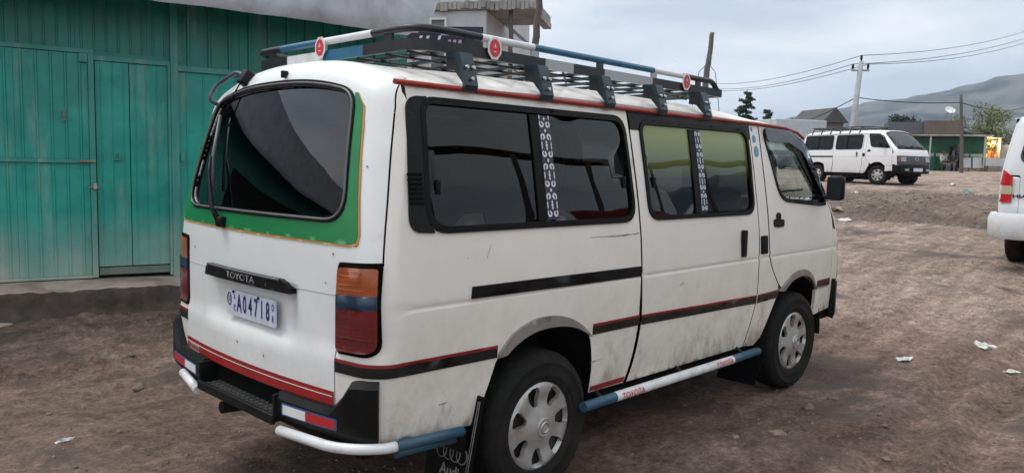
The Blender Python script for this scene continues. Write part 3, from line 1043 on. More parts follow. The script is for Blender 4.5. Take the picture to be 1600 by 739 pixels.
def line_x(pts, zs):
    z = [p[1] for p in pts][::-1]; x = [p[0] for p in pts][::-1]
    return np.interp(zs, z, x)
G1 = [(.690, 1.752), (.700, 1.5), (.706, 1.2), (.706, .95), (.712, .72), (.700, .62), (.668, .50), (.634, .408)]
G2 = [(1.962, 1.752), (1.967, 1.2), (1.967, .90), (1.972, .68), (1.925, .56), (1.866, .40)]
G3 = [(2.088, 1.752), (2.095, 1.2), (2.102, .94), (2.150, .86), (2.262, .745)]
ARC_R = [(.338, .415), (.345, .50), (.338, .59), (.315, .69), (.27, .715), (.20, .748), (.10, .770), (0, .775), (-.10, .766), (-.19, .735), (-.255, .692), (-.297, .69), (-.327, .61), (-.370, .511), (-.420, .432)]
ARC_F = [(2.872, .468), (2.892, .55), (2.872, .655), (2.82, .70), (2.76, .745), (2.68, .772), (2.59, .780), (2.49, .770), (2.40, .742), (2.34, .70), (2.285, .712), (2.235, .65), (2.179, .567), (2.084, .424), (2.006, .384)]

def smooth(pts, it=2):
    for _ in range(it):
        o = [pts[0]]
        for a, b in zip(pts[:-1], pts[1:]):
            o += [(a[0]*.75+b[0]*.25, a[1]*.75+b[1]*.25), (a[0]*.25+b[0]*.75, a[1]*.25+b[1]*.75)]
        pts = o+[pts[-1]]
    return pts
G1 = smooth(G1); G2 = smooth(G2); G3 = smooth(G3)
ARC_R = smooth(ARC_R, 1)

def shift(line, d):
    if line is G1 and abs(d) < .01:      # the sliding door hangs a little open at its foot
        return [(p[0]+d*(1+1.3*float(sstep(.96, .70, p[1]))), p[1]) for p in line]
    return [(p[0]+d, p[1]) for p in line]

def side_panels(sg, paint_m, parent, opts):
    S = S_side(sg); ref = (0, sg, 0)
    g = .0055
    rows = (.924, .931, .938, .945, .952)
    qw = rounded([(-.615, 1.690), (.630, 1.695), (.645, 1.232), (-.640, 1.232)], [.05, .075, .075, .09])
    sw = rounded([(.795, 1.692), (1.905, 1.700), (1.898, 1.232), (.805, 1.232)], [.06, .075, .08, .075])
    fw_ = rounded([(2.140, 1.715), (2.50, 1.712), (2.70, 1.640), (3.00, 1.262), (2.93, 1.262), (2.30, 1.305)], [.05, .2, .12, .03, .02, .16])
    # quarter panel
    outl = DR[::1]+[p for p in shift(G1, -g)]+[(.34, .412)]+ARC_R+[(-.62, .440)]
    seen = []
    for p in outl:
        if not seen or math.hypot(p[0]-seen[-1][0], p[1]-seen[-1][1]) > .004: seen.append(p)
    q = patch('quarter_panel', seen, [qw], S, ref, paint_m, parent, 0, .02, .045, rows, .03, rim=M_RUBBER)  # black panel edges here and on the doors put the gap's shade into colour
    # sliding door
    dout = shift(G1, g)[::-1]+shift(G2, -g)
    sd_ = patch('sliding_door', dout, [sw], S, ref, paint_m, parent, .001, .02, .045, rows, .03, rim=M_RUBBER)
    # pillar between the doors and the piece down to the sill
    pout = shift(G2, g)[::-1]+[(2.0, 1.753)]+shift(G3, -g)+[(2.245, .665), (2.179, .567), (2.084, .424), (2.006, .384)]
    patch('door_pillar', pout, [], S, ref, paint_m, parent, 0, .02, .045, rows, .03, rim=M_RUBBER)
    # front door with the strip of wing below and ahead of it
    fr = [p for p in DF if p[1] > .47]
    xf = lambda z: float(np.interp(z, [p[1] for p in fr], [p[0] for p in fr]))
    fd = [(2.258+g, .752), ]+shift(G3, g)[::-1][1:]+[(2.35, 1.752)]
    up_ = [(xf(z)-.012, z) for z in (1.75, 1.70, 1.6, 1.5, 1.4, 1.3, 1.2, 1.1, 1.0, .9, .8, .70)]
    up_ = [(min(p[0], 3.14), p[1]) for p in up_]
    fd += up_+[(3.14, .66), (2.885, .66), (2.872, .655), (2.82, .70), (2.76, .745), (2.68, .772), (2.59, .780), (2.49, .770), (2.40, .742), (2.34, .70)]
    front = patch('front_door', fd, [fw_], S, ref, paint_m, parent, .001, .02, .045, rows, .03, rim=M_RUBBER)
    wing = [(3.148, .655)]+[(3.148, z) for z in (.8, 1.0)]
    wpoly = [(2.872, .468), (2.892, .55), (2.885, .652), (3.148, .652)]+[(3.148, .8), (3.148, 1.0)]+[(min(xf(1.08)-.001, 3.149), 1.08)]+[p for p in fr[::-1] if p[1] < 1.08]
    patch('wing', wpoly, [], S, ref, paint_m, parent, 0, .02, .045, rows, .03)
    fw2 = rounded([(2.122, 1.738), (2.51, 1.735), (2.72, 1.655), (3.045, 1.243), (2.93, 1.238), (2.285, 1.282)], [.05, .2, .12, .02, .02, .17])
    # dark strips behind the door gaps, standing in for the shade inside them
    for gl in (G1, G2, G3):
        patch('gap_shade_strip', shift(gl, -.02)+shift(gl, .02)[::-1], [], S, ref, M_GAP, parent, -.012, 0, .1, dens=.05)
    # rubber gaskets
    def gasket(inner, outer, par, off=.010, m=M_RUBBER):
        return patch('gasket', outer, [inner], S, ref, m, par, off, .025, .06, dens=.03)
    def grow(x0, x1, z0, z1, r):
        return rounded([(x0, z1), (x1, z1), (x1, z0), (x0, z0)], r)
    qo = rounded([(-.640, 1.716), (.652, 1.722), (.667, 1.206), (-.666, 1.206)], [.07, .095, .095, .11])
    gk = gasket(qw, qo, q)
    so = rounded([(.772, 1.716), (1.928, 1.724), (1.920, 1.208), (.782, 1.208)], [.08, .095, .10, .095])
    gasket(sw, so, sd_)
    gasket(fw_, fw2, front, .008)
    gz_ = opts.get('glass_side', (G_SIDE, G_SLIDE, G_FRONT))
    def shr(poly, d):
        c = np.mean(poly, 0)
        return [tuple(np.array(p)+(np.array(p)-c)/np.linalg.norm(np.array(p)-c)*d) for p in poly]
    patch('window_glass', shr(qw, .008), [], S, ref, gz_[0], q, -.004, 0, .12)
    patch('window_glass', shr(sw, .008), [], S, ref, gz_[1], sd_, -.004, 0, .12)
    patch('window_glass', shr(fw_, .008), [], S, ref, gz_[2], front, -.006, 0, .12)
    # sliding-pane uprights
    for (a, b_) in ((-.038, .012), (1.243, 1.293)):
        patch('window_upright', [(a, 1.235), (b_, 1.235), (b_, 1.688), (a, 1.688)], [], S, ref, M_RUBBER, q if a < .5 else sd_, .004, .012, .1)
    box('window_latch', (-.585, sg*.795, 1.38), (.022, .016, .055), M_BLACK, q, bevel=.004)
    box('window_latch', (.60, sg*.795, 1.40), (.022, .016, .055), M_BLACK, q, bevel=.004)
    box('window_latch', (.86, sg*.795, 1.40), (.022, .016, .055), M_BLACK, sd_, bevel=.004)
    return q, sd_, front, S, ref

def curls(S, ref, x0, x1, z0, z1, parent):
    """white scroll ornament printed on a dark strip"""
    dk = mat('ornament_dark', (.018, .020, .045), .5)
    wh = mat('ornament_white', (.62, .64, .70), .5)
    patch('ornament_strip', [(x0, z0), (x1, z0), (x1, z1), (x0, z1)], [], S, ref, dk, parent, .005, .004, .1)
    verts, faces = [], []
    cx = (x0+x1)/2; w_ = (x1-x0)
    cell = w_*.86
    k = int(round((z1-z0)/cell))
    cell = (z1-z0)/k
    def ribbon(pts, ws):
        b0 = len(verts)
        P = np.array(pts)
        for i_ in range(len(P)):
            t = P[min(i_+1, len(P)-1)]-P[max(i_-1, 0)]; t = t/np.linalg.norm(t); n_ = np.array([-t[1], t[0]])
            for s_ in (-1, 1):
                verts.append(P[i_]+n_*s_*ws[i_])
        for i_ in range(len(P)-1):
            faces.append((b0+2*i_, b0+2*i_+1, b0+2*i_+3, b0+2*i_+2))
    def diamond(x, z, a, b):
        b0 = len(verts)
        verts.extend([np.array((x-a, z)), np.array((x, z-b)), np.array((x+a, z)), np.array((x, z+b))])
        faces.append((b0, b0+1, b0+2, b0+3))
    for c in range(k):
        zc_ = z0+(c+.5)*cell
        fl = 1 if c % 2 else -1
        for s_ in (-1, 1):
            a = np.linspace(R(-95), R(235), 13)
            rr = np.linspace(.085, .20, 13)*w_
            pts = [(cx+s_*(w_*.25-np.cos(t)*r), zc_+fl*(np.sin(t)*r+.06*w_)) for t, r in zip(a, rr)]
            ribbon(pts, np.linspace(.075, .05, 13)*w_)
            diamond(cx+s_*w_*.42, zc_-fl*cell*.40, w_*.06, cell*.20)
        diamond(cx, zc_-fl*cell*.30, w_*.09, cell*.14)
        if c < k-1: diamond(cx, z0+(c+1)*cell, w_*.11, cell*.15)
    P = np.array(verts)
    X = S(P[:, 0], P[:, 1])+np.array(ref)*.0075
    tag(meshobj('scroll_pattern', X, faces, wh, parent), None, None, kind='stuff')

WHEEL = {}
def wheel(c, sg, parent, steer=0.0, cap=M_SILVER):
    key = (sg, cap.name)
    if key not in WHEEL:
        ty = -sg
        r_ = .333; hw = .098
        prof = [(.195, -.085), (.213, -.098), (.222, -.1005), (.226, -.104), (.231, -.1015), (.255, -.1045), (.278, -.1025), (.282, -.1055), (.288, -.1005), (.303, -.096), (.318, -.086), (.330, -.07), (.3335, -.03), (.3335, .03), (.330, .07), (.318, .086), (.303, .096), (.288, .1005), (.282, .1055), (.278, .1025), (.255, .1045), (.231, .1015), (.226, .104), (.222, .1005), (.213, .098), (.195, .085)]
        seg = 96
        verts, faces = [], []
        k = len(prof)
        for j in range(seg):
            a = 2*math.pi*j/seg
            for i_, (r, y) in enumerate(prof):
                rr = r
                if 10 <= i_ <= 15 and j % 3 == (0 if i_ in (10, 15) else (i_ % 2)): rr -= .011
                verts.append((rr*math.cos(a), y, rr*math.sin(a)))
        for j in range(seg):
            j2 = (j+1) % seg
            for i_ in range(k-1):
                faces.append((j*k+i_, j*k+i_+1, j2*k+i_+1, j2*k+i_))
        t = meshobj('tyre', verts, faces, M_TYRE, None, True)
        COL.objects.unlink(t)
        # hub cap: dished disc with seven windows
        def S_cap(U, V):
            r = np.hypot(U, V)
            y = .098-.02*np.clip((r-.165)/.035, 0, 1)**2+.016*np.exp(-(r/.07)**2)-.012*np.exp(-((r-.115)/.04)**2)
            return np.stack([U, sg*y, V], 1)
        outl = [(.202*math.cos(a), .202*math.sin(a)) for a in np.linspace(0, 2*math.pi, 72, endpoint=False)]
        holes = []
        for h in range(7):
            a0 = 2*math.pi*h/7+.25
            pol = [(.093, -.10), (.10, .10), (.150, .26), (.182, .20), (.186, 0), (.182, -.20), (.150, -.26)]
            q = [(r*math.cos(a0+d), r*math.sin(a0+d)) for r, d in [(.098, -.13), (.098, .13), (.150, .245), (.183, .20), (.186, 0), (.183, -.20), (.150, -.245)]]
            holes.append(rounded(q, .012, 3))
        cp = patch('hubcap', outl, holes, S_cap, (0, sg, 0), cap, None, 0, .022, .02, dens=.014)
        COL.objects.unlink(cp)
        rim = lathe_y('rim', [(.0, sg*.045), (.08, sg*.05), (.12, sg*.035), (.19, sg*.055), (.200, sg*.082), (.212, sg*.098), (.205, sg*.07), (.2, 0), (.2, -sg*.09), (.17, -sg*.09), (0, -sg*.05)], (0, 0, 0), mat('rim_dark', (.035, .033, .032), .6, .3, col2=(.06, .05, .045), scale=9), None, 48)
        COL.objects.unlink(rim)
        em = lathe_y('hub_emblem', [(0, sg*.119), (.030, sg*.1185), (.036, sg*.1165), (.0395, sg*.1195), (.043, sg*.1165), (.0435, sg*.105)], (0, 0, 0), cap, None, 32)
        COL.objects.unlink(em)
        ring = lathe_y('hub_emblem', [(.018, sg*.1192), (.021, sg*.123), (.025, sg*.123), (.027, sg*.1192)], (0, 0, 0), M_STEEL, None, 28)
        COL.objects.unlink(ring)
        WHEEL[key] = (t, rim, cp, em, ring)
    t, rim, cp, em, ring = WHEEL[key]
    tt = t.copy(); tt.name = 'wheel'
    tt.location = c; tt.rotation_euler = (0, rng.uniform(0, 6), steer)
    link(tt, parent)
    for q in (rim, cp, em, ring):
        z = q.copy(); link(z, tt)
    return tt
def on_rear(y, v, off):
    p = S_rear(np.array([y]), np.array([v])); n_ = surf_normals(S_rear, np.array([y]), np.array([v]), (-1, 0, 0))
    return Vector(p[0]+n_[0]*off)
def on_side(sg, x, z, off):
    f = S_side(sg)
    p = f(np.array([x]), np.array([z])); n_ = surf_normals(f, np.array([float(x)]), np.array([float(z)]), (0, sg, 0))
    return Vector(p[0]+n_[0]*off)
def on_front(y, v, off):
    p = S_front(np.array([y]), np.array([v])); n_ = surf_normals(S_front, np.array([y]), np.array([v]), (1, 0, 0))
    return Vector(p[0]+n_[0]*off)

def make_van(name, loc, rz, label, group, style):
    """style: 'main' (decorated), 'far' (plain, dark front), 'near' (plain, tall tail lights)"""
    main = style == 'main'
    root = empty(name, loc, rz)
    tag(root, label, 'minibus', group)
    side_paint = {'main': paint('cream_white_paint', (.78, .755, .70), amount=.62), 'far': paint('white_paint', (.76, .77, .79), amount=.3), 'near': paint('cool_white_paint', (.74, .77, .80), amount=.25)}[style]
    gate_paint = paint('tailgate_white_paint', (.75, .775, .775), amount=.35) if main else side_paint
    # ---- shell
    ye = lambda v: float(ys_top(v))
    vv = list(np.linspace(1.112, 1.6, 14))+list(np.linspace(1.62, 1.9, 12))
    right = [(-.624, .565), (-.624, 1.085), (-.634, 1.104)]+[(-(ye(v)-.004), v) for v in vv]
    outl = right+[(-p[0], p[1]) for p in right[::-1]]
    rw = rounded([(-.545, 1.728), (.545, 1.728), (.640, 1.262), (-.640, 1.262)], [.075, .075, .085, .085])
    gate = patch('tailgate', outl, [rw], S_rear, (-1, 0, .3), gate_paint, root, .002, .02, .03, dens=.025, rows=(.968, .976, .984))
    rwo = rounded([(-.566, 1.751), (.566, 1.751), (.661, 1.240), (-.661, 1.240)], [.095, .095, .105, .105])
    patch('gasket', rwo, [rw], S_rear, (-1, 0, .3), M_RUBBER, gate, .011, .028, .05, dens=.025)
    bead = rounded([(-.554, 1.739), (.554, 1.739), (.649, 1.252), (-.649, 1.252)], [.085, .085, .095, .095])
    tube('gasket_bead', [on_rear(p[0], p[1], .012) for p in densify(bead, .03)]+[on_rear(bead[0][0], bead[0][1], .012)], .0055, mat('gasket_bead', (.10, .105, .11), .35), gate, 6, False)
    patch('rear_window', rounded([(-.552, 1.735), (.552, 1.735), (.648, 1.254), (-.648, 1.254)], .08), [], S_rear, (-1, 0, .3), G_DARK, gate, -.003, 0, .06)
    for sg in (-1, 1):
        corner_loft('rear_corner', 'rear', sg, side_paint, root)
        corner_loft('front_corner', 'front', sg, side_paint, root)
    q, sdoor, fdoor, S, ref = None, None, None, None, None
    sides = {}
    for sg in (-1, 1):
        sides[sg] = side_panels(sg, side_paint, root, {} if main else {'glass_side': (glass('far_side_glass', (.03, .032, .035), 1.4),)*2+(glass('plain_door_glass', (.22, .24, .24), 1.4),)})
    # roof
    yy = np.linspace(-.672, .672, 25)
    re = [(float(S_rear(np.array([y]), np.array([1.9]))[0, 0])+.006, float(y)) for y in yy]
    fe_y = np.linspace(.675, -.675, 25)
    fe = [(float(S_front(np.array([y]), np.array([1.86]))[0, 0])-.004, float(y)) for y in fe_y]
    ro = re+[(-.70, .728), (-.3, .729), (1.5, .729), (2.2, .725), (2.45, .705)]+fe+[(2.45, -.705), (2.2, -.725), (1.5, -.729), (-.3, -.729), (-.70, -.728)]
    patch('roof', ro, [], S_roof, (0, 0, 1), side_paint, root, 0, .012, .07, dens=.06)
    # front: one skin with the windscreen opening
    vvf = list(np.linspace(.46, 1.5, 20))+list(np.linspace(1.52, 1.86, 10))
    yf = lambda v: (float(_W(v))-.06) if v < 1.5 else float(np.interp(v, [1.5, 1.86], [float(_W(1.5))-.06, .675]))
    rf = [(-yf(v), v) for v in vvf]
    wsx = rounded([(-.60, 1.80), (.60, 1.80), (.685, 1.285), (-.685, 1.285)], [.07, .07, .05, .05])
    face = patch('front_panel', rf+[(-p[0], p[1]) for p in rf[::-1]], [wsx], S_front, (1, 0, .3), side_paint, root, 0, .02, .05, dens=.04)
    wso = rounded([(-.625, 1.828), (.625, 1.828), (.712, 1.255), (-.712, 1.255)], [.085, .085, .065, .065])
    patch('gasket', wso, [wsx], S_front, (1, 0, .3), M_RUBBER, face, .008, .025, .06, dens=.03)
    patch('windscreen', rounded([(-.605, 1.806), (.605, 1.806), (.69, 1.278), (-.69, 1.278)], .06), [], S_front, (1, 0, .3), G_WIND, face, -.003, 0, .08)
    patch('cowl', [(-.70, 1.205), (.70, 1.205), (.70, 1.252), (-.70, 1.252)], [], S_front, (1, 0, .3), M_BLACK, face, .006, .01, .1)
    for y0 in (-.12, .46):
        tube('windscreen_wiper', [on_front(y0, 1.23, .02), on_front(y0-.22, 1.30, .022), on_front(y0-.46, 1.33, .02)], .008, M_BLACK, face, 6)
    # dark grille band with lamps and badge, bumper
    patch('grille_panel', rounded([(-.795, .985), (.795, .985), (.80, .69), (-.80, .69)], .02), [], S_front, (1, 0, .2), mat('grille_grey', (.045, .047, .05), .45), root, .010, .014, .06)
    for sg in (-1, 1):
        hl = patch('headlamp', rounded([(sg*.47, .95), (sg*.70, .945), (sg*.70, .795), (sg*.47, .79)], .02), [], S_front, (1, 0, .2), mat('lamp_glass', (.30, .31, .32), .1, .3, coat=.5), root, .020, .015, .06)
        patch('lamp_bezel', rounded([(sg*.455, .962), (sg*.722, .957), (sg*.722, .78), (sg*.455, .775)], .02), [], S_front, (1, 0, .2), M_BLACK, hl, .0135, .01, .06)
        patch('corner_lens', rounded([(sg*.728, .955), (sg*.765, .945), (sg*.765, .79), (sg*.728, .785)], .01), [], S_front, (1, 0, .2), M_GREEN if main else M_ORANGE, root, .02, .02, .04)
    for z in (.80, .845, .89, .935):
        patch('grille_bar', [(-.43, z), (.43, z), (.43, z+.016), (-.43, z+.016)], [], S_front, (1, 0, .2), mat('grille_bar', (.10, .10, .105), .35, .4), root, .018, .012, .1)
    tube('badge', [on_front(.085*math.cos(a), .875+.042*math.sin(a), .026) for a in np.linspace(0, 2*math.pi, 25)], .006, M_CHROME, root, 6, False)
    # front bumper as a swept section
    def sweep(nm, path, sec, m, par, closed=False):
        verts, faces = [], []
        k = len(sec(0))
        for i_, p in enumerate(path):
            a = path[max(i_-1, 0)]; b = path[min(i_+1, len(path)-1)]
            t = Vector((b[0]-a[0], b[1]-a[1], 0)).normalized(); n_ = Vector((t.y, -t.x, 0))
            for (o_, z) in sec(i_):
                verts.append((p[0]+n_.x*o_, p[1]+n_.y*o_, z))
        for i_ in range(len(path)-1):
            for j in range(k):
                j2 = (j+1) % k
                faces.append((i_*k+j, i_*k+j2, (i_+1)*k+j2, (i_+1)*k+j))
        faces.append(tuple(range(k))[::-1]); faces.append(tuple((len(path)-1)*k+j for j in range(k)))
        ob = meshobj(nm, verts, faces, m, par, True)
        ob.data.set_sharp_from_angle(angle=R(38))
        return ob
    fp = [(3.18, -.815), (3.24, -.80), (3.31, -.76), (3.37, -.68)]+[(float(_F0(.6))-.13*y*y+.025, float(y)) for y in np.linspace(-.60, .60, 13)]+[(3.37, .68), (3.31, .76), (3.24, .80), (3.18, .815)]
    fb = sweep('front_bumper', fp, lambda i_: [(0, .42), (.030, .41), (.042, .45), (.042, .67), (.030, .700), (0, .705)], M_BLACK, root)
    x_f = float(_F0(.6))+.09
    box('front_plate', (x_f, 0, .53), (.008, .44, .11), M_PLATE, fb)
    for sg in (-1, 1):
        box('fog_lamp', (x_f-.035, sg*.50, .52), (.05, .16, .07), mat('lamp_glass', (.5, .5, .5)), fb, bevel=.01)
    # ---- under and inside
    box('floor', (1.2, 0, .43), (4.2, 1.54, .06), M_UNDER, root)
    box('chassis', (1.3, 0, .325), (1.55, 1.42, .15), M_UNDER, root, bevel=.02)  # underbody widened and filled in to block light beneath the van
    box('chassis', (1.3, 0, .36), (3.9, .70, .10), M_UNDER, root, bevel=.02)
    box('fuel_tank', (.95, .32, .235), (.8, .45, .14), M_UNDER, root, bevel=.04)
    box('gearbox', (1.9, 0, .24), (.9, .4, .16), M_UNDER, root, bevel=.05)
    tube('axle', [(0, -.66, .33), (0, .66, .33)], .05, M_UNDER, root, 10)
    tube('axle', [(WB, -.66, .36), (WB, .66, .36)], .04, M_UNDER, root, 10)
    tube('exhaust', [(-.1, .30, .30), (-.6, .34, .31), (-.90, .34, .33)], .028, M_UNDER, root, 10)
    for cx in (0, WB):
        for sg in (-1, 1):
            # wheel house liner
            verts, faces = [], []
            aa = np.linspace(R(-8), R(188), 20)
            for a in aa:
                rr = .445+.0*a
                x_ = cx+rr*math.cos(a)*(1.0 if cx == 0 else 1.0); z_ = .335+max(rr*math.sin(a), -.02)
                verts.append((x_, sg*.822, z_)); verts.append((x_, sg*.50, z_))
            b0 = len(verts)
            for i_ in range(len(aa)-1):
                faces.append((2*i_, 2*i_+1, 2*i_+3, 2*i_+2))
            faces.append(tuple(2*i_+1 for i_ in range(len(aa))))
            meshobj('wheel_housing', verts, faces, M_UNDER, root)
    steer = R(-3) if main else (R(16) if style == 'far' else 0)
    for cx in (0, WB):
        for sg in (-1, 1):
            wheel((cx, sg*.735, .331), sg, root, steer if cx else 0, M_SILVER)
    # seats, dashboard and steering wheel behind the glass
    seat_me = None
    def seat(x, y, w_, nm):
        nonlocal seat_me
        c = box(nm, (x, y, .76), (.44, w_, .14), M_SEAT, root, bevel=.04)
        box('backrest', (x-.22, y, 1.06), (.13, w_, .60), M_SEAT, c, Matrix.Rotation(R(-10), 3, 'Y'), bevel=.05)
        for k in ((-.25, .25) if w_ > .8 else (0,)):
            box('headrest', (x-.29, y+k*w_*.9, 1.42), (.09, .24, .16), M_SEAT, c, bevel=.03)
    for x in (-.35, .45, 1.2):
        seat(x, 0, 1.3, 'bench_seat')
    for y in (-.45, .45):
        seat(2.2, y, .52, 'front_seat')
    box('dashboard', (2.95, 0, 1.08), (.34, 1.36, .24), M_INT, root, bevel=.05)
    tube('steering_wheel', [(2.66+.07*math.cos(a)*0+.06*math.sin(a), .42+.19*math.cos(a), 1.16+.18*math.sin(a)) for a in np.linspace(0, 2*math.pi, 29)], .014, M_BLACK, root, 8, False)
    # ---- mirrors
    for sg in (-1, 1):
        mb = box('side_mirror', (2.80, sg*.965, 1.37), (.07, .115, .168), M_BLACK, root, Matrix.Rotation(sg*R(6), 3, 'Z'), bevel=.03)
        tube('mirror_arm', [(2.93, sg*.78, 1.30), (2.88, sg*.86, 1.30), (2.83, sg*.94, 1.31)], .013, M_BLACK, mb, 8)
        box('mirror_glass', (2.762, sg*.965, 1.37), (.004, .092, .142), mat('mirror_dark', (.02, .022, .025), .08), mb, Matrix.Rotation(sg*R(6), 3, 'Z'))
        box('mirror_foot', (2.95, sg*.775, 1.30), (.10, .03, .12), M_BLACK, mb, bevel=.01)
    # ---- side fittings
    for sg in (-1, 1):
        q, sdoor, fdoor, S, ref = sides[sg]
        rl = patch('door_track', [(-.452, .950), (.695, .942), (.695, .988), (-.445, .995)], [], S, ref, M_BLACK, q, .008, .012, .08)
        hd = patch('handle_recess', rounded([(1.715, .950), (1.812, .950), (1.812, 1.135), (1.715, 1.135)], .03), [], S, ref, side_paint, sdoor, .0035, .003, .05)
        prism('door_handle', rounded([(1.728, .962), (1.765, .962), (1.765, 1.122), (1.728, 1.122)], .014), 'y', sg*.845, sg*.868, M_BLACK, sdoor)
        prism('handle_bezel', rounded([(2.165, 1.125), (2.300, 1.120), (2.300, 1.168), (2.165, 1.172)], .02), 'y', sg*.826, sg*.846, M_BLACK, fdoor)
        prism('door_lock', rounded([(2.205, 1.08), (2.265, 1.08), (2.265, 1.20), (2.235, 1.215), (2.205, 1.20)], .02), 'y', sg*.826, sg*.838, M_BLACK, fdoor)
        vp = patch('air_vent', rounded([(1.985, .962), (2.075, .962), (2.075, 1.075), (1.985, 1.075)], .012), [], S, ref, M_BLACK, root, .004, .01, .05)
        for k in range(6):
            z = .972+k*.016
            patch('vent_slat', [(1.995, z), (2.066, z), (2.066, z+.008), (1.995, z+.008)], [], S, ref, M_RUBBER, vp, .010, .008, .1)
    if not main:
        for sg in (-1, 1):
            tube('drip_rail', [(-.72, sg*.742, 1.757), (1, sg*.742, 1.757), (2.2, sg*.738, 1.757), (2.5, sg*.715, 1.74)], .010, side_paint, root, 8)
    return root, gate, sides, side_paint, gate_paint, sweep
GROUPV = 'white minibuses standing on the open ground'
van, gate, sides, SPAINT, GPAINT, sweep = make_van('minibus', (0, 0, 0), 0, 'cream white minibus with green edged rear window, roof rack and red and black side stripes', None, 'main')
RV = (-1, 0, .2)

def corner_path(v, sg, off):
    """points round the rear corner at height v, from the tailgate edge to the side"""
    yc = float(ys_top(v)); pre = np.linspace(.630, yc, 9)
    pr = S_rear(sg*pre, np.full(9, v))
    i_ = int(np.argmin(np.abs(VR-v))); D = D_rear(v)
    sd_ = S_side(sg)(np.array([D[0]]), np.array([D[1]]))[0]
    t_ = pr[-1]-pr[-2]; t_ /= np.linalg.norm(t_)
    E = pr[-1]+t_*min(abs(sd_[1]-pr[-1][1])/max(.25, abs(t_[1])), .12)
    E = E*.5+np.array([E[0], sd_[1], (pr[-1][2]+sd_[2])/2])*.5
    P = np.vstack([pr[:-1], bez(pr[-1], E, sd_, 9), S_side(sg)(np.linspace(D[0]+.01, D[0]+.03, 2), np.full(2, v))])
    out_ = []
    for k in range(len(P)):
        a, b = P[max(k-1, 0)], P[min(k+1, len(P)-1)]
        t_ = b-a; n_ = np.array([t_[1], -t_[0], 0.0]); n_ /= np.linalg.norm(n_)
        if n_[0]*(-1)+n_[1]*sg < 0: n_ = -n_
        out_.append(P[k]+n_*off)
    return out_
def corner_strip(name, v0, v1, sg, off, m, parent, n=3):
    rows = [corner_path(v, sg, off) for v in np.linspace(v0, v1, n)]
    base = [corner_path(v0, sg, 0), ] ; top = [corner_path(v1, sg, 0)]
    rows = base+rows+top
    k = len(rows[0]); verts = [p for r in rows for p in r]; faces = []
    for i_ in range(len(rows)-1):
        for j in range(k-1):
            f = (i_*k+j, i_*k+j+1, (i_+1)*k+j+1, (i_+1)*k+j)
            faces.append(f if sg < 0 else f[::-1])
    return meshobj(name, verts, faces, m, parent)

def tail_light(sg, parent, kind):
    y = lambda a: sg*a
    base = patch('tail_light', rounded([(y(.633), 1.104), (y(.812), 1.104), (y(.822), .772), (y(.633), .768)] if kind == 'main' else [(y(.700), 1.07), (y(.79), 1.15), (y(.815), .79), (y(.70), .79)], [.02, .01, .06, .02] if kind == 'main' else .01), [], S_rear, RV, M_GAP, parent, .006, .01, .04)
    if kind == 'main':
        patch('amber_lens', rounded([(y(.648), 1.088), (y(.803), 1.092), (y(.808), .996), (y(.642), .990)], [.025, .012, .004, .004]), [], S_rear, RV, M_ORANGE, base, .024 if sg < 0 else .011, .022, .04)
        patch('tape_band', [(y(.641), .990), (y(.808), .996), (y(.810), .945), (y(.640), .938)], [], S_rear, RV, M_BLUETAPE, base, .0245 if sg < 0 else .0115, .022, .04)
        patch('red_lens', rounded([(y(.640), .938), (y(.810), .945), (y(.812), .785), (y(.640), .778)], [.004, .004, .055, .02]), [], S_rear, RV, M_LENSRED, base, .024 if sg < 0 else .011, .022, .04)
        for z_ in ([.833] + [1.010+.016*q for q in range(5)] + [.80+.018*q for q in range(7)] if sg < 0 else []):
            patch('lens_rib', [(y(.646), z_), (y(.800), z_+.004), (y(.800), z_+(.008 if z_ == .833 else .0055)), (y(.646), z_+(.004 if z_ == .833 else .0025))], [], S_rear, RV, M_ORANGE if z_ > .99 else M_LENSRED, base, .028 if z_ == .833 else .0255, .004, .06)
    else:
        for (a, b, m_) in ((.985, 1.165, M_REDLENS2), (.885, .983, M_CLEARLENS), (.785, .883, M_REDLENS2)):
            patch('lens', rounded([(y(.700), b if b < 1.1 else b-.08), (y(.79), b), (y(.815), a), (y(.700), a)], .01), [], S_rear, RV, m_, base, .02, .02, .04)
    return base
for sg in (-1, 1):
    tail_light(sg, van, 'main')
    corner_strip('stripe', .700, .738, sg, .004, M_STRIPE, van)
    corner_strip('stripe_line', .738, .750, sg, .0045, M_REDDK, van)

# tailgate dressing
tp = [(-.575, 1.742), (-.618, 1.695), (-.720, 1.205), (-.690, 1.170), (.700, 1.178), (.722, 1.21), (.618, 1.695), (.575, 1.742)]
ip = [(.560, 1.740), (.640, 1.34), (.615, 1.27), (.57, 1.252), (-.57, 1.252), (-.615, 1.27), (-.640, 1.34), (-.560, 1.740)]
def Uring(d):
    o_ = [(-.575, 1.745), (-.618-d, 1.697), (-.720-d, 1.208), (-.716-d, 1.180-d), (-.680, 1.170-d), (.690, 1.178-d), (.724+d, 1.186-d), (.726+d, 1.212), (.618+d, 1.697), (.575, 1.745)]
    return o_+ip
patch('green_border', Uring(0), [], S_rear, RV, M_GREEN, gate, .0070, .005, .04, dens=.025)
patch('border_line', Uring(.009), [], S_rear, RV, M_GOLD, gate, .0055, .004, .04, dens=.025)
bar = patch('badge_bar', [(.362, .953), (.352, .985), (.325, 1.006), (-.300, 1.006), (-.335, .996), (-.362, .972), (-.370, .955)], [], S_gate, RV, M_BLACK, gate, .022, .045, .05, dens=.03)
def on_gate(y, v, off):
    return Vector(S_gate(np.array([y]), np.array([v]))[0])+Vector((-off, 0, 0))
tube('bar_lip', [on_gate(y, 1.003, .022) for y in np.linspace(.33, -.30, 12)], .005, mat('bar_lip', (.10, .10, .105), .4), bar, 6)
text('lettering', 'TOYOTA', .038, lambda u, v: on_gate(.005-u, .980+v, .0245), M_TRIMTXT, bar, sx=1.55, bold=.0008)
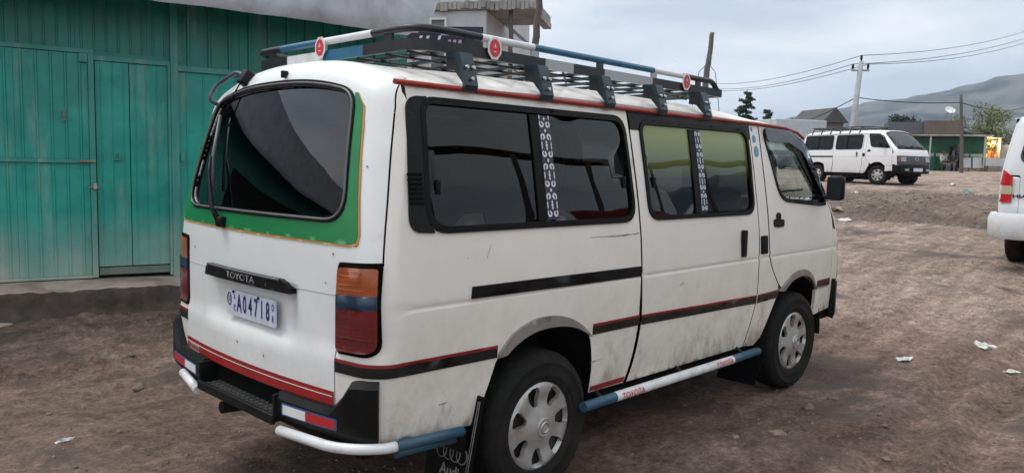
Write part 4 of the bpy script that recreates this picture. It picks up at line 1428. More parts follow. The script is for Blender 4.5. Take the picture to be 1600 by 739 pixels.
text('lettering', ',', .038, lambda u, v: on_gate(-.205-u, .985+v, .0245), M_TRIMTXT, bar, sx=1.3)
def PL(y, z, off=0.0):
    return Vector((-.951-off, y, z))
plate = prism('number_plate', rounded([(.167, .802), (-.248, .802), (-.248, .912), (.167, .912)], .008, 3), 'x', -.951, -.945, M_PLATE, van)
PW = .415
def pt(s, frac, zc, size, sx, bold=0.0):
    text('lettering', s, size, lambda u, v: PL(.167-PW*frac-u, zc+v, .0016), M_PLATEBLUE, plate, sx=sx, bold=bold)
tube('plate_circle', [PL(.167-PW*.065+.016*math.cos(a), .872+.026*math.sin(a), .0015) for a in np.linspace(0, 2*math.pi, 25)], .0022, M_PLATEBLUE, plate, 5, False)
pt('3', .065, .871, .034, .8, .0006)
pt('\u12a6', .175, .884, .036, .75, .0006)
pt('\u122e', .175, .836, .036, .75, .0006)
for k, ch in enumerate('A04718'):
    pt(ch, .275+.116*k, .857, .104, .58, .0022)
pt('O', .955, .880, .040, .62, .0008)
pt('R', .955, .834, .040, .62, .0008)
for y, z, m_ in ((.10, .905, M_BLACK), (-.115, .905, M_BLACK)):
    lathe = tube('plate_bolt', [PL(y, z, .0), PL(y, z, .006)], .006, m_, plate, 8)
for y in ():
    patch('bolt_hole', [(y+.007*math.cos(a), .776+.010*math.sin(a)) for a in np.linspace(0, 2*math.pi, 12, endpoint=False)], [], S_rear, RV, M_RUST, gate, .004, .002, .02)
patch('red_band', [(-.622, .568), (.622, .568), (.622, .622), (-.622, .622)], [], S_rear, RV, M_RED, gate, .007, .006, .03)
for z, h in ((.604, .003), (.622, .003)):
    patch('band_line', [(-.620, z), (.620, z), (.620, z+h), (-.620, z+h)], [], S_rear, RV, M_STICKWHITE if z < .61 else M_REDDK, gate, .0085, .001, .03)
sl = patch('sticker', [(.585, .572), (.455, .572), (.455, .602), (.585, .602)], [], S_rear, RV, mat('sticker_grey', (.42, .30, .29), .5), gate, .0092, .002, .03)
text('lettering', 'TOYOTA', .026, lambda u, v: on_rear(.52-u, .587+v, .0108), M_REDDK, sl, sx=1.2, bold=.0008)
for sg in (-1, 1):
    patch('gate_crease', [(sg*.368, .9785), (sg*.618, .9785), (sg*.618, .9815), (sg*.368, .9815)], [], S_gate, RV, mat('crease_shade', (.42, .40, .37), .7), gate, .0032, .001, .03)  # flat strip painted darker to stand for the shaded crease line
# rear wiper
wp = tube('wiper_arm', [on_rear(.215, 1.205, .03), on_rear(.255, 1.25, .045), on_rear(.36, 1.40, .045), on_rear(.40, 1.47, .035)], [.013, .010, .007, .006], M_BLACK, gate, 8)
tube('wiper_blade', [on_rear(.335, 1.33, .022), on_rear(.40, 1.47, .026), on_rear(.46, 1.66, .018)], .008, mat('wiper_blade', (.09, .095, .10), .45), wp, 8)
box('wiper_pivot', on_rear(.205, 1.196, .018), (.04, .045, .045), M_BLACK, wp, bevel=.01)
# bent pipe and hinge at the upper left of the tailgate
grey_pipe = mat('worn_pipe', (.12, .15, .18), .4, .2, col2=(.05, .06, .07), scale=9)
gp = tube('grab_pipe', fillet([on_rear(.575, 1.745, .0), on_rear(.58, 1.755, .05), on_rear(.56, 1.80, .055), on_rear(.40, 1.822, .05), on_rear(.315, 1.80, .02), on_rear(.30, 1.79, .0)], .04), .010, grey_pipe, gate, 8)
box('pipe_clamp', on_rear(.31, 1.795, .015), (.05, .05, .07), M_BLACK, gp, Matrix.Rotation(R(30), 3, 'Y'), bevel=.01)
tube('pipe_wire', [on_rear(.31, 1.79, .02), on_rear(.33, 1.77, .02), on_rear(.37, 1.74, .015), on_rear(.42, 1.62, .012)], .0035, M_BLACK, gp, 5)
box('washer_nozzle', on_rear(-.055, 1.775, .012), (.03, .015, .03), M_BLACK, gate, bevel=.004)
for y, z in ((.545, 1.06), (-.10, .99), (-.56, 1.02), (-.60, 1.13), (.05, .70), (-.17, .68), (-.70, 1.45), (-.715, 1.17)):
    r_ = rng.uniform(.003, .007)
    patch('chip', [(y+r_*math.cos(a)*rng.uniform(.6, 1.3), z+r_*1.3*math.sin(a)*rng.uniform(.6, 1.3)) for a in np.linspace(0, 6.28, 8)[:-1]], [], S_rear, RV, M_RUST, gate, .004, .001, .02)

# side dressing on both flanks
FL_R = [(-.297, .690), (-.285, .715), (-.216, .779), (-.12, .815), (-.02, .828), (.08, .818), (.154, .798), (.24, .755), (.318, .690)]
FL_F = [(2.275, .705), (2.33, .745), (2.428, .795), (2.51, .817), (2.592, .824), (2.68, .812), (2.767, .772), (2.83, .715), (2.878, .655)]
ARIN = [(.27, .715), (.20, .748), (.10, .770), (0, .775), (-.10, .766), (-.19, .735), (-.250, .694)]
AFIN = [(2.82, .70), (2.76, .745), (2.68, .772), (2.59, .780), (2.49, .770), (2.40, .742), (2.34, .70)]
for sg in (-1, 1):
    q, sdoor, fdoor, S, ref = sides[sg]
    for fl, ar, nm in ((smooth(FL_R), smooth(ARIN), 0), (smooth(FL_F), smooth(AFIN), 1)):
        patch('arch_flare', fl+ar, [], S, ref, M_GREYTRIM, q if nm == 0 else fdoor, .014, .03, .03, dens=.02)
    def stripe(x0, x1, a0, a1, par):
        patch('stripe', [(x0, a0-.040), (x1, a1-.040), (x1, a1), (x0, a0)], [], S, ref, M_STRIPE, par, .004, .004, .06)
        patch('stripe_line', [(x0, a0), (x1, a1), (x1, a1+.011), (x0, a0+.011)], [], S, ref, M_REDDK, par, .0045, .004, .06)
    stripe(-.785, -.300, .739, .731, q)
    stripe(.330, .700, .735, .733, q)
    stripe(.722, 1.962, .730, .700, sdoor)
    stripe(1.980, 2.262, .699, .705, van)
    stripe(2.895, 3.13, .706, .706, fdoor)
    patch('black_surround', [(.699, 1.660), (.693, 1.748), (1.950, 1.748), (1.955, 1.660), (1.905, 1.660), (1.895, 1.706), (.805, 1.702), (.790, 1.660)], [], S, ref, M_BLACK, sdoor, .0045, .004, .06)
    vp = patch('vent_panel', rounded([(-.700, 1.712), (-.60, 1.716), (-.625, 1.690), (-.648, 1.25), (-.62, 1.209), (-.742, 1.217)], [.10, .005, .02, .05, .005, .13]), [], S, ref, M_BLACK, q, .009, .012, .05, dens=.025)
    for k in range(7):
        z = 1.315+k*.0175
        patch('vent_slat', [(-.735, z), (-.668, z), (-.666, z+.010), (-.733, z+.010)], [], S, ref, M_GAP, vp, .013, .005, .1)
    curls(S, ref, .014, .086, 1.238, 1.686, q)
    curls(S, ref, 1.296, 1.360, 1.238, 1.690, sdoor)
    patch('rain_visor', rounded([(2.128, 1.742), (2.52, 1.742), (2.735, 1.662), (3.045, 1.262), (2.985, 1.275), (2.665, 1.605), (2.47, 1.660), (2.165, 1.655)], [.03, .12, .10, .01, .01, .10, .10, .03]), [], S, ref, G_SMOKE, fdoor, .022, .012, .06)
    tube('drip_rail', [on_side(sg, -.75 if sg < 0 else -.60, 1.758, .010), on_side(sg, 0, 1.758, .012), on_side(sg, 1, 1.758, .012), on_side(sg, 2.05, 1.762, .012), on_side(sg, 2.45, 1.757, .012), on_side(sg, 2.64, 1.735, .012), on_side(sg, 2.73, 1.700, .012)], .0105, mat('red_drip_rail', (.33, .020, .012), .4, col2=(.22, .02, .014), scale=12), van, 8)
    for x, z, r_ in ((1.994, 1.728, .011), (2.010, 1.670, .019), (2.024, 1.592, .027)):
        st = patch('blue_sticker', [(x+r_*math.cos(a), z+r_*1.25*math.sin(a)) for a in np.linspace(0, 6.2832, 20, endpoint=False)], [], S, ref, mat('sticker_blue', (.02, .17, .36), .4, col2=(.10, .36, .5), scale=60), van, .004, .002, .02)
    # step pipe along the sill
    def pm(p):
        return 1 if (p.x < .47 or p.x > 1.62) else 0
    sp = tube('step_pipe', [(.235, sg*.875, .378), (.47, sg*.878, .378), (.4701, sg*.878, .378), (1.0, sg*.878, .374), (1.62, sg*.878, .368), (1.6201, sg*.878, .368), (1.96, sg*.872, .366)], .0245, None, van, 14, True, pm, [M_WHITEP, M_BLUEP])
    for x in (.60, 1.50):
        text('lettering', 'TOYOTA', .046, lambda u, v: Vector((x+(u if sg < 0 else -u), sg*(.878+.0258*math.cos(min(1.3, abs(v)/.0246))), .376+.0258*math.sin(v/.0246)-(x-.6)*.006)), M_STICKRED, sp, sx=1.0, bold=.0006, cuts=10)
    for x in (.40, 1.1, 1.78):
        tube('pipe_bracket', [(x, sg*.875, .375), (x, sg*.78, .42)], .012, M_BLACK, sp, 6)
    # sill line and dark sill return under the doors
    box('sill', (1.16, sg*.795, .405), (1.62, .03, .035), M_GAP, van)
    patch('sill_tape', [(.348, .418), (.618, .415), (.624, .440), (.352, .440)], [], S, ref, M_REDDK, q, .003, .003, .1)
    # mud flaps
    for cx, w_ in ((-.405, .27), (2.579-.46, .24)):
        fl = prism('mud_flap', rounded([(sg*.585, .135), (sg*.845, .135), (sg*.875, .55 if cx < 0 else .42), (sg*.585, .55 if cx < 0 else .42)], .01), 'x', cx, cx+.008, M_RUBBER, van, fn=lambda p: (p[0]+(p[2]-.5)*(.16 if p[0] < 1 else .35), p[1], p[2]))
        if cx < 0:
            FX = lambda y, z, o_=.0015: Vector((cx+(z-.5)*.16-o_, y, z))
            edge = mat('flap_print', (.30, .30, .29), .6, col2=(.14, .14, .14), scale=40)
            for k in range(4):
                tube('ring_print', [FX(sg*.735+.0405*(1.5-k)+.030*math.cos(a), .300+.032*math.sin(a)) for a in np.linspace(0, 2*math.pi, 25)], .0026, edge, fl, 4, False)
            text('lettering', 'Audi', .066, lambda u, v: FX(sg*.735-u, .225+v), edge, fl, sx=.92, bold=.0016)
            for pts_ in ([FX(sg*.858, .53), FX(sg*.835, .15)], [FX(sg*.848, .53), FX(sg*.825, .16)], [FX(sg*.60, .158), FX(sg*.832, .150)], [FX(sg*.60, .172), FX(sg*.825, .164)]):
                tube('piping', pts_, .0022, edge, fl, 4)
# scratches and dents on the right flank
S = S_side(-1); ref = (0, -1, 0)
for pts_, par in (([(.30, 1.150), (.62, 1.148)], sides[-1][0]), ([(.47, 1.143), (.69, 1.150)], sides[-1][0]), ([(1.06, .86), (1.10, .868)], sides[-1][1]), ([(.33, .56), (.41, .568)], sides[-1][0]), ([(-.36, 1.10), (-.33, 1.155)], sides[-1][0]), ([(1.845, .60), (1.88, .64)], van), ([(-.60, .555), (-.56, .558)], sides[-1][0]), ([(1.45, 1.05), (1.452, 1.058)], sides[-1][1])):
    P = densify(pts_, .03)[:max(2, int(np.hypot(*(np.array(pts_[0])-np.array(pts_[1])))/.03)+1)]
    a, b = np.array(pts_[0]), np.array(pts_[1])
    k = max(4, int(np.linalg.norm(b-a)/.03))
    up_, lo_ = [], []
    for i_ in range(k+1):
        p = a+(b-a)*i_/k+np.array([0, rng.uniform(-.002, .002)])
        h = rng.uniform(.0008, .0028)
        up_.append((p[0], p[1]+h)); lo_.append((p[0], p[1]-h))
    patch('scratch', lo_+up_[::-1], [], S, ref, M_RUST, par, .0022, 0, .2)

# ---- rear bumper: two black halves, raised corners, a tread plate between them
def outer_pt(y):
    return (float(rear_x(np.array([y]), np.array([.6]))[0]), y)
for sg in (-1, 1):
    ypts = list(np.linspace(.33, .70, 8))
    path = [(float(_R0(.58)+.1*y*y), sg*y) for y in ypts]
    path += [(-.900, sg*.735), (-.893, sg*.762), (-.884, sg*.785), (-.873, sg*.803), (-.860, sg*.815)]
    if sg > 0: path = path[::-1]
    def sec(i_, path=path):
        y = abs(path[i_][1])
        t_ = float(sstep(.66, .745, y))
        top = .572+(.690-.572)*t_
        o_ = .050-.012*float(sstep(.72, .815, y))
        return [(0, .485), (o_*.7, .470), (o_, .50), (o_, top-.022), (o_-.018, top), (0, top+.001)]
    # sweep() offsets to the right of the travel direction
    bp_ = sweep('rear_bumper', path if sg < 0 else path, (lambda i_: [(-a, z) for a, z in sec(i_)]) if False else sec, M_BLACK, van)
    bm = bmesh.new(); bm.from_mesh(bp_.data); bmesh.ops.recalc_face_normals(bm, faces=bm.faces); bm.to_mesh(bp_.data); bm.free()
    def on_b(y, z, o_=.0):
        return Vector((float(_R0(.58)+.1*y*y)-.050-o_, sg*y, z))
    def bsurf(U, V):
        return np.stack([_R0(.58)+.1*U*U-.0505, sg*U, V], 1)
    patch('sticker_edge', rounded([(.375, .492), (.70, .502), (.70, .545), (.375, .540)], .008), [], bsurf, (-1, 0, 0), mat('sticker_blue_edge', (.03, .08, .22), .45), bp_, .0015, .002, .08)
    patch('white_sticker', [(.385, .498), (.525, .501), (.525, .536), (.385, .534)], [], bsurf, (-1, 0, 0), M_STICKWHITE, bp_, .0025, .002, .08)
    patch('red_sticker', rounded([(.528, .501), (.690, .506), (.690, .539), (.528, .536)], .004), [], bsurf, (-1, 0, 0), mat('reflector_red', (.42, .02, .025), .3), bp_, .0025, .002, .08)
    if sg < 0: tube('bumper_pipe', fillet([(-1.012, sg*.385, .436), (-.985, sg*.70, .449), (-.935, sg*.795, .453), (-.86, sg*.855, .455), (-.82, sg*.862, .455)], .10), .0195, M_WHITEP, van, 12)
    else: tube('bumper_pipe', [(-1.012, .33, .436), (-.982, .555, .466)], .0195, M_WHITEP, van, 12)
    if sg > 0: continue
    tube('bumper_pipe', [(-.82, sg*.862, .455), (-.50, sg*.862, .436)], .0205, M_BLUEP, van, 12)
    tube('bumper_pipe', [(-.80, sg*.835, .418), (-.52, sg*.835, .402)], .018, M_BLUEP, van, 12)
stp = box('tread_plate', (-.945, -.015, .463), (.13, .64, .022), M_BLACK, van, bevel=.005)
tread = mat('tread_rubber', (.03, .03, .031), .6)
verts, faces = [], []
for iy in range(16):
    for ix in range(4):
        y0 = -.325+iy*.039; x0 = -.998+ix*.028
        for d in ((0, 0), (.022, 0), (.022, .030), (0, .030)):
            verts.append((x0+d[0], y0+d[1], .4745))
        for d in ((.003, .003), (.019, .003), (.019, .027), (.003, .027)):
            verts.append((x0+d[0], y0+d[1], .4785))
        b0 = len(verts)-8
        faces += [(b0+4, b0+5, b0+6, b0+7)]+[(b0+i_, b0+(i_+1) % 4, b0+4+(i_+1) % 4, b0+4+i_) for i_ in range(4)]
meshobj('tread_pattern', verts, faces, tread, stp)
box('tread_lip', (-1.014, -.015, .468), (.018, .66, .040), M_BLACK, stp, bevel=.006)
for sg in (-1, 1):
    box('tread_bracket', (-.955, sg*.328-.005, .515), (.11, .014, .10), M_BLACK, stp, bevel=.004)
box('tow_beam', (-.90, 0, .50), (.06, 1.3, .10), M_GAP, van)

# ---- roof rack
RB = .645
def rr_path(r, z, x1, yw, x0, n=8):
    p = [(x1, -yw, z), (x0, -yw, z), (x0, yw, z), (x1, yw, z)]
    return fillet(p, r, n)
def beam(name, path, h, w_, mats, fn, parent):
    verts, faces, mi = [], [], []
    k = len(path)
    for i_, p in enumerate(path):
        t_ = (path[min(i_+1, k-1)]-path[max(i_-1, 0)]).normalized(); n_ = Vector((t_.y, -t_.x, 0)).normalized()
        for a, b in ((-w_/2, -h/2), (w_/2, -h/2), (w_/2, h/2), (-w_/2, h/2)):
            verts.append(p+n_*a+Vector((0, 0, b)))
    for i_ in range(k-1):
        for j in range(4):
            faces.append((i_*4+j, i_*4+(j+1) % 4, (i_+1)*4+(j+1) % 4, (i_+1)*4+j)); mi.append(fn((path[i_]+path[i_+1])/2))
    faces += [(0, 1, 2, 3), tuple((k-1)*4+j for j in (3, 2, 1, 0))]; mi += [mi[0], mi[-1]]
    return meshobj(name, verts, faces, mats, parent, midx=mi)
def cut(path, st=.02):
    out_ = [path[0]]
    for a, b in zip(path[:-1], path[1:]):
        m_ = max(1, int((b-a).length/st))
        for j in range(1, m_+1): out_.append(a+(b-a)*j/m_)
    return out_
def fbeam(p):
    if p.x > -.50:
        x = p.x
        return 1 if (.17 < x < .37 or .60 < x < 1.02) else 0
    return 0 if (p.y > .31 or p.y < -.30) else (2 if p.y > .02 else 3)
def frail(p):
    if p.x > -.48:
        x = p.x
        return 2 if -.235 < x < .09 else (3 if .09 <= x < 1.04 else (2 if 1.04 <= x < 1.31 else 0))
    return 0 if p.y > .37 else (3 if p.y > .03 else (2 if p.y > -.35 else 0))
def slab_paint(nm, c):
    return mat(nm, c, .38, col2=tuple(k*.75 for k in c), scale=9, lo=.28, hi=.5)
RM = [M_RACKBLK, M_RACKGREY, M_WHITEP, slab_paint('rack_blue', (.022, .12, .22))]
rack = beam('roof_rack', cut(rr_path(.13, 1.930, 1.765, RB, -.565)), .045, .018, RM, fbeam, van)
beam('front_beam', [Vector((1.765, -RB, 1.930)), Vector((1.765, RB, 1.930))], .045, .018, [M_RACKBLK], lambda p: 0, rack)
rp = fillet([(1.72, -RB, 1.945), (1.66, -RB, 1.992), (-.565, -RB, 1.994), (-.565, RB, 1.994), (1.66, RB, 1.992), (1.72, RB, 1.945)], .13, 8)
tube('rail', cut(rp, .02), .0155, None, rack, 10, True, frail, RM)
for sg in (-1, 1):
    for x, m_ in ((-.30, M_RACKBLK), (.10, M_RACKGREY), (.575, M_RACKTEAL), (1.045, M_RACKGREY), (1.50, M_RACKTEAL)):
        box('rail_post', (x, sg*RB, 1.967), (.045, .012, .040), m_, rack)
for y, m_ in ((-.46, M_RACKBLK), (0.02, M_RACKGREY), (.46, M_RACKBLK)):
    box('rail_post', (-.565, y, 1.967), (.012, .05, .040), m_, rack)
rt_ = random.Random(3)
for k in range(13):
    x = -.42+k*.175
    beam('slat', [Vector((x, -RB+.01, 1.916)), Vector((x, RB-.01, 1.916))], .012, .030, [M_RACKTEAL if k % 2 else M_RACKBLK], lambda p: 0, rack)
for y in (-.56, -.42, -.22, .0, .22, .42, .56):
    tube('stringer', [(-.55, y, 1.905), (1.75, y, 1.905)], .006, M_RACKBLK, rack, 6)
for k in range(6):   # diagonal braces seen under the rail
    x = -.40+k*.36
    tube('brace', [(x, -RB+.02, 1.912), (x+.34, -.36, 1.909)], .006, M_RACKBLK, rack, 6)
for sg in (-1, 1):
    for x in (-.394, .061, .516, .971, 1.426):
        # bracket: a foot clamped on the drip rail, a cranked plate and two cheeks under the beam
        sec = [(.760, 1.752), (.770, 1.775), (.745, 1.865), (.728, 1.905), (.660, 1.908), (.650, 1.905), (.650, 1.892), (.700, 1.890), (.722, 1.862), (.752, 1.775), (.745, 1.752)]
        hw = .034
        bk = prism('bracket', [(sg*a, b) for a, b in sec], 'x', x-hw, x+hw, M_RACKTEAL, rack)
        for e in (-1, 1):
            prism('bracket_cheek', [(sg*.752, 1.780), (sg*.735, 1.866), (sg*.718, 1.896), (sg*.655, 1.896), (sg*.655, 1.84), (sg*.70, 1.835)], 'x', x+e*.030-.002, x+e*.030+.002, M_RACKBLK, bk)
        for dx, a, z in ((-.018, .756, 1.845), (.018, .756, 1.845), (0, .7695, 1.800)):
            tube('bolt', [(x+dx, sg*(a-.008), z), (x+dx, sg*(a+.008), z+.002)], .0072, M_STEEL, bk, 8)
def rack_sticker(P, U, V_, nrm):
    octo = [(.042*math.cos(a), .050*math.sin(a)) for a in np.linspace(R(22.5), R(382.5), 8, endpoint=False)]
    P, U, V_, nrm = map(Vector, (P, U, V_, nrm))
    vs_ = [P+U*a+V_*b for a, b in octo]
    st = meshobj('sticker', [tuple(v) for v in vs_]+[tuple(v+nrm*.003) for v in vs_], [tuple(range(8))[::-1], tuple(range(8, 16))]+[(i_, (i_+1) % 8, 8+(i_+1) % 8, 8+i_) for i_ in range(8)], M_STICKWHITE, rack)
    c = [P+nrm*.0042+U*.031*math.cos(a)+V_*.037*math.sin(a) for a in np.linspace(0, 2*math.pi, 20, endpoint=False)]
    d = meshobj('sticker_disc', [tuple(v) for v in c], [tuple(range(20))], M_STICKRED, st)
    for k, (a, b, w_, h) in enumerate(((0, .010, .006, .016), (0, -.014, .016, .004), (-.009, .006, .003, .006), (.009, .006, .003, .006))):
        qd = [P+nrm*.0052+U*(a+s_*w_/1)+V_*(b+t_*h/1) for s_, t_ in ((-.5, -.5), (.5, -.5), (.5, .5), (-.5, .5))]
        meshobj('sticker_mark', [tuple(v) for v in qd], [(0, 1, 2, 3)], M_STICKWHITE, st)
rack_sticker((-.585, .01, 1.965), (0, -1, 0), (0, 0, 1), (-1, 0, 0))
rack_sticker((-.170, -RB-.018, 1.955), (1, 0, 0), (0, 0, 1), (0, -1, 0))
rack_sticker((1.345, -RB-.018, 1.960), (1, 0, 0), (0, 0, 1), (0, -1, 0))

# ---- the other two vans
def simple_rack(root, bars):
    rk = tube('roof_rack', fillet([(1.9, -.62, 2.0), (-.5, -.62, 2.0), (-.5, .62, 2.0), (1.9, .62, 2.0), (1.9, -.62, 2.0)], .08), .018, M_RACKBLK, root, 8)
    for k in range(6):
        x = -.40+k*.42
        tube('slat', [(x, -.62, 1.965), (x, .62, 1.965)], .014, M_RACKBLK, rk, 6)
        for sg in (-1, 1):
            tube('bracket', [(x, sg*.735, 1.765), (x, sg*.67, 1.90), (x, sg*.63, 2.0)], .022, M_RACKBLK, rk, 6)
far, g2, s2, *_ = make_van('minibus', (0, 0, 0), 0, 'plain white minibus with dark grille and bumper parked before the green shops', None, 'far')
simple_rack(far, 6)
for sg in (-1, 1):
    tail_light(sg, far, 'main')
hd = R(-110.6)
fx, fy = 25.05, 6.25                       # ground under its right front wheel
c_, s_ = math.cos(hd), math.sin(hd)
lx, ly = WB, -.735
far.location = (fx-(c_*lx-s_*ly), fy-(s_*lx+c_*ly), 0)
far.rotation_euler = (0, 0, hd)
zf = float(ground_base(np.array([fx]), np.array([fy]))[0]); zb = float(ground_base(np.array([far.location.x]), np.array([far.location.y]))[0])
far.location.z = zf-.0
near, g3, s3, *_ = make_van('minibus', (0, 0, 0), 0, 'white minibus with tall red and clear tail lamp and white bumper', None, 'near')
near.location = (8.95, -1.645, .43)
near.rotation_euler = (0, R(-2.0), R(2))
for sg in (-1, 1):
    tail_light(sg, near, 'near')
wb_ = paint('cool_white_paint', (.74, .77, .80))
path = [(-.70, -.872), (-.80, -.868), (-.90, -.82)]+[(float(_R0(.58)+.1*y*y)-.03, float(y)) for y in np.linspace(-.74, .74, 15)]+[(-.90, .82), (-.80, .868), (-.70, .872)]
bb = sweep('rear_bumper', path[::-1], lambda i_: [(0, .37), (.05, .365), (.07, .40), (.075, .60), (.05, .66), (0, .665)], wb_, near)
bm = bmesh.new(); bm.from_mesh(bb.data); bmesh.ops.recalc_face_normals(bm, faces=bm.faces); bm.to_mesh(bb.data); bm.free()
text('lettering', 'HIACE', .050, lambda u, v: on_rear(.565-u, .862+v, .006), mat('badge_dark', (.03, .035, .04), .4), near, sx=1.8, bold=.002)
# ------------------------------------------------------------------ background
def obox(name, o, u, uu, n, nn, z0, z1, m, parent=None, jag=0.0):
    """a block laid out along two ground directions from a corner point"""
    U, Nn = Vector((math.cos(u), math.sin(u), 0)), Vector((math.sin(u), -math.cos(u), 0))
    o = Vector((o[0], o[1], 0))
    P = [o+U*uu[0]+Nn*nn[0], o+U*uu[1]+Nn*nn[0], o+U*uu[1]+Nn*nn[1], o+U*uu[0]+Nn*nn[1]]
    v = [(p.x, p.y, z0) for p in P]+[(p.x, p.y, z1) for p in P]
    f = [(0, 1, 2, 3), (7, 6, 5, 4)]+[((i+1) % 4, i, 4+i, 4+(i+1) % 4) for i in range(4)]
    ob = meshobj(name, v, f, m, parent)
    bm = bmesh.new(); bm.from_mesh(ob.data); bmesh.ops.recalc_face_normals(bm, faces=bm.faces)
    bm.to_mesh(ob.data); bm.free()
    return ob

# concrete building with a balcony slab behind the shop
M_CREN = mat('grey_render', (.52, .53, .55), .9, col2=(.42, .43, .45), scale=1.6, bump=.1, bscale=12)
M_SLAB = mat('rough_slab', (.36, .355, .35), .95, col2=(.20, .19, .185), scale=3.0, bump=.5, bscale=9, lo=.32, hi=.6)
BA = R(-58); BC = (8.163, 8.051)
cb = empty('concrete_building', (0, 0, 0))
tag(cb, 'grey rendered building with a rough concrete balcony slab behind the teal shop', 'building')
obox('wall', BC, BA, (-6, 0), 0, (-5, 0), 0, 4.494, M_CREN, cb)
sl = obox('balcony_slab', BC, BA, (-6.2, 1.0), 0, (-1.65, .05), 4.50, 4.66, M_SLAB, cb)
obox('slab_beam', BC, BA, (.86, 1.03), 0, (-1.6, -.5), 4.40, 4.498, M_SLAB, sl)
obox('wall', BC, BA, (-6, -.10), 0, (-5, -.25), 4.67, 7.5, M_CREN, cb)
for k in range(30):
    u = -1.6+k*.085
    obox('slab_chunk', BC, BA, (u, u+.075), 0, (.052, .06+rng.uniform(0, .05)), 4.50+rng.uniform(-.03, .04), 4.62+rng.uniform(0, .06), M_SLAB, sl)
wn = obox('window', BC, BA, (-1.12, -.80), 0, (-.05, .03), 3.4, 4.32, mat('window_grey', (.12, .125, .13), .5), cb)
wf = mat('white_frame', (.62, .62, .62), .5)
for a, b, z0, z1 in ((-1.14, -1.10, 3.4, 4.36), (-.83, -.79, 3.4, 4.36), (-1.10, -.83, 4.32, 4.36)):
    obox('window_frame', BC, BA, (a, b), 0, (.0, .06), z0, z1, wf, wn)

sg_ = empty('sign_board', (6.22, 7.03, .07), R(-50))
tag(sg_, 'dark signboard with white slanted strokes seen through the roof rack', 'sign')
box('board', (0, 0, 3.54), (1.30, .04, .36), mat('sign_navy', (.012, .014, .035), .5), sg_)
for k, (x, z, w_, h, sk, c) in enumerate(((-.42, 3.50, .05, .13, .05, 0), (-.30, 3.50, .05, .13, .05, 0), (-.22, 3.45, .12, .03, 0, 0), (-.10, 3.50, .045, .14, .05, 0), (.02, 3.60, .16, .05, .01, 1), (.20, 3.60, .10, .06, .01, 1), (.34, 3.60, .10, .06, .01, 1), (.08, 3.47, .05, .06, .01, 2), (.17, 3.47, .05, .06, .01, 2), (.26, 3.47, .05, .06, .01, 2), (-.52, 3.63, .16, .04, .03, 2))):
    m_ = [M_STICKWHITE, mat('sign_pale_blue', (.35, .42, .62), .5), mat('sign_pink', (.55, .36, .36), .5)][c]
    v = [(x-w_/2-sk/2, -.0225, z-h/2), (x+w_/2-sk/2, -.0225, z-h/2), (x+w_/2+sk/2, -.0225, z+h/2), (x-w_/2+sk/2, -.0225, z+h/2)]
    meshobj('sign_stroke', v, [(0, 1, 2, 3)], m_, sg_)
for x in (-.55, .55):
    tube('sign_post', [(x, .05, 0), (x, .05, 3.7)], .03, M_RUST, sg_, 8)

# poles
M_WOOD = mat('grey_pole_wood', (.13, .115, .105), .9, col2=(.075, .065, .06), scale=5, stretch=(1, 1, .15), bump=.4, bscale=30)
M_CPOLE = mat('concrete_pole', (.36, .37, .38), .85, col2=(.27, .275, .28), scale=3)
def wpole(label, pts, r0, r1, m=M_WOOD, name='wooden_pole', wob=.02):
    P = []
    for a, b in zip(pts[:-1], pts[1:]):
        a, b = Vector(a), Vector(b)
        for j in range(6):
            P.append(a+(b-a)*j/6+Vector((rng.uniform(-wob, wob), rng.uniform(-wob, wob), 0)))
    P.append(Vector(pts[-1]))
    rr = [r0+(r1-r0)*i/(len(P)-1) for i in range(len(P))]
    o = tube(name, P, rr, m, None, 10)
    return tag(o, label, 'pole')
wpole('tall bare wooden pole in front of the balcony slab', [(6.95, 5.87, gz(6.95, 5.87)-.1), (7.28, 5.93, 3.42), (7.44, 5.96, 4.9)], .075, .05)
wpole('short wooden prop standing under the balcony slab', [(8.38, 7.56, gz(8.4, 7.6)-.1), (8.446, 7.637, 3.6), (8.48, 7.69, 4.48)], .05, .042)
pc = wpole('crooked wooden pole with loose hanging wires above the minibus roof', [(16.95, 8.57, gz(17, 8.5)-.1), (17.33, 8.54, 3.62), (17.44, 8.53, 4.45), (17.50, 8.52, 4.75), (17.58, 8.51, 5.42)], .10, .062, wob=.012)
for k, (dx, dy) in enumerate(((-.30, .28), (.28, -.25))):
    tube('loose_wire', [(17.45, 8.53, 4.55), (17.45+dx*.6, 8.53+dy*.6, 4.3), (17.45+dx, 8.53+dy, 3.3), (17.45+dx*1.1, 8.53+dy*1.1, 2.6)], .010, M_BLACK, pc, 5)

up_ = tube('utility_pole', [(36.35, 11.57, gz(36.3, 11.6)-.2), (36.75, 11.54, 3.79), (37.22, 11.49, 7.05)], [.17, .15, .11], M_CPOLE, None, 12)
tag(up_, 'pale concrete utility pole with crossarm and three insulators', 'utility pole')
tube('crossarm', [(36.93, 11.83, 6.62), (37.40, 11.15, 6.62)], .05, M_CPOLE, up_, 8)
INS = [(37.22, 11.49, 7.05, 7.35), (36.96, 11.78, 6.62, 6.92), (37.36, 11.20, 6.62, 6.92)]
for x, y, a, b in INS:
    tube('insulator', [(x, y, a), (x, y, a+.08), (x, y, a+.12), (x, y, b)], [.035, .035, .065, .055], M_BLACK, up_, 8)
def wire(label, a, b, sag, r, n=18):
    a, b = Vector(a), Vector(b)
    P = [a+(b-a)*(i/n)-Vector((0, 0, sag*4*(i/n)*(1-i/n))) for i in range(n+1)]
    return tag(tube('power_line', P, r, M_RUBBER, None, 5), label, 'power line')
L3 = ['topmost of the three thin power lines over the utility pole', 'middle of the three thin power lines over the utility pole', 'lowest of the three thin power lines over the utility pole']
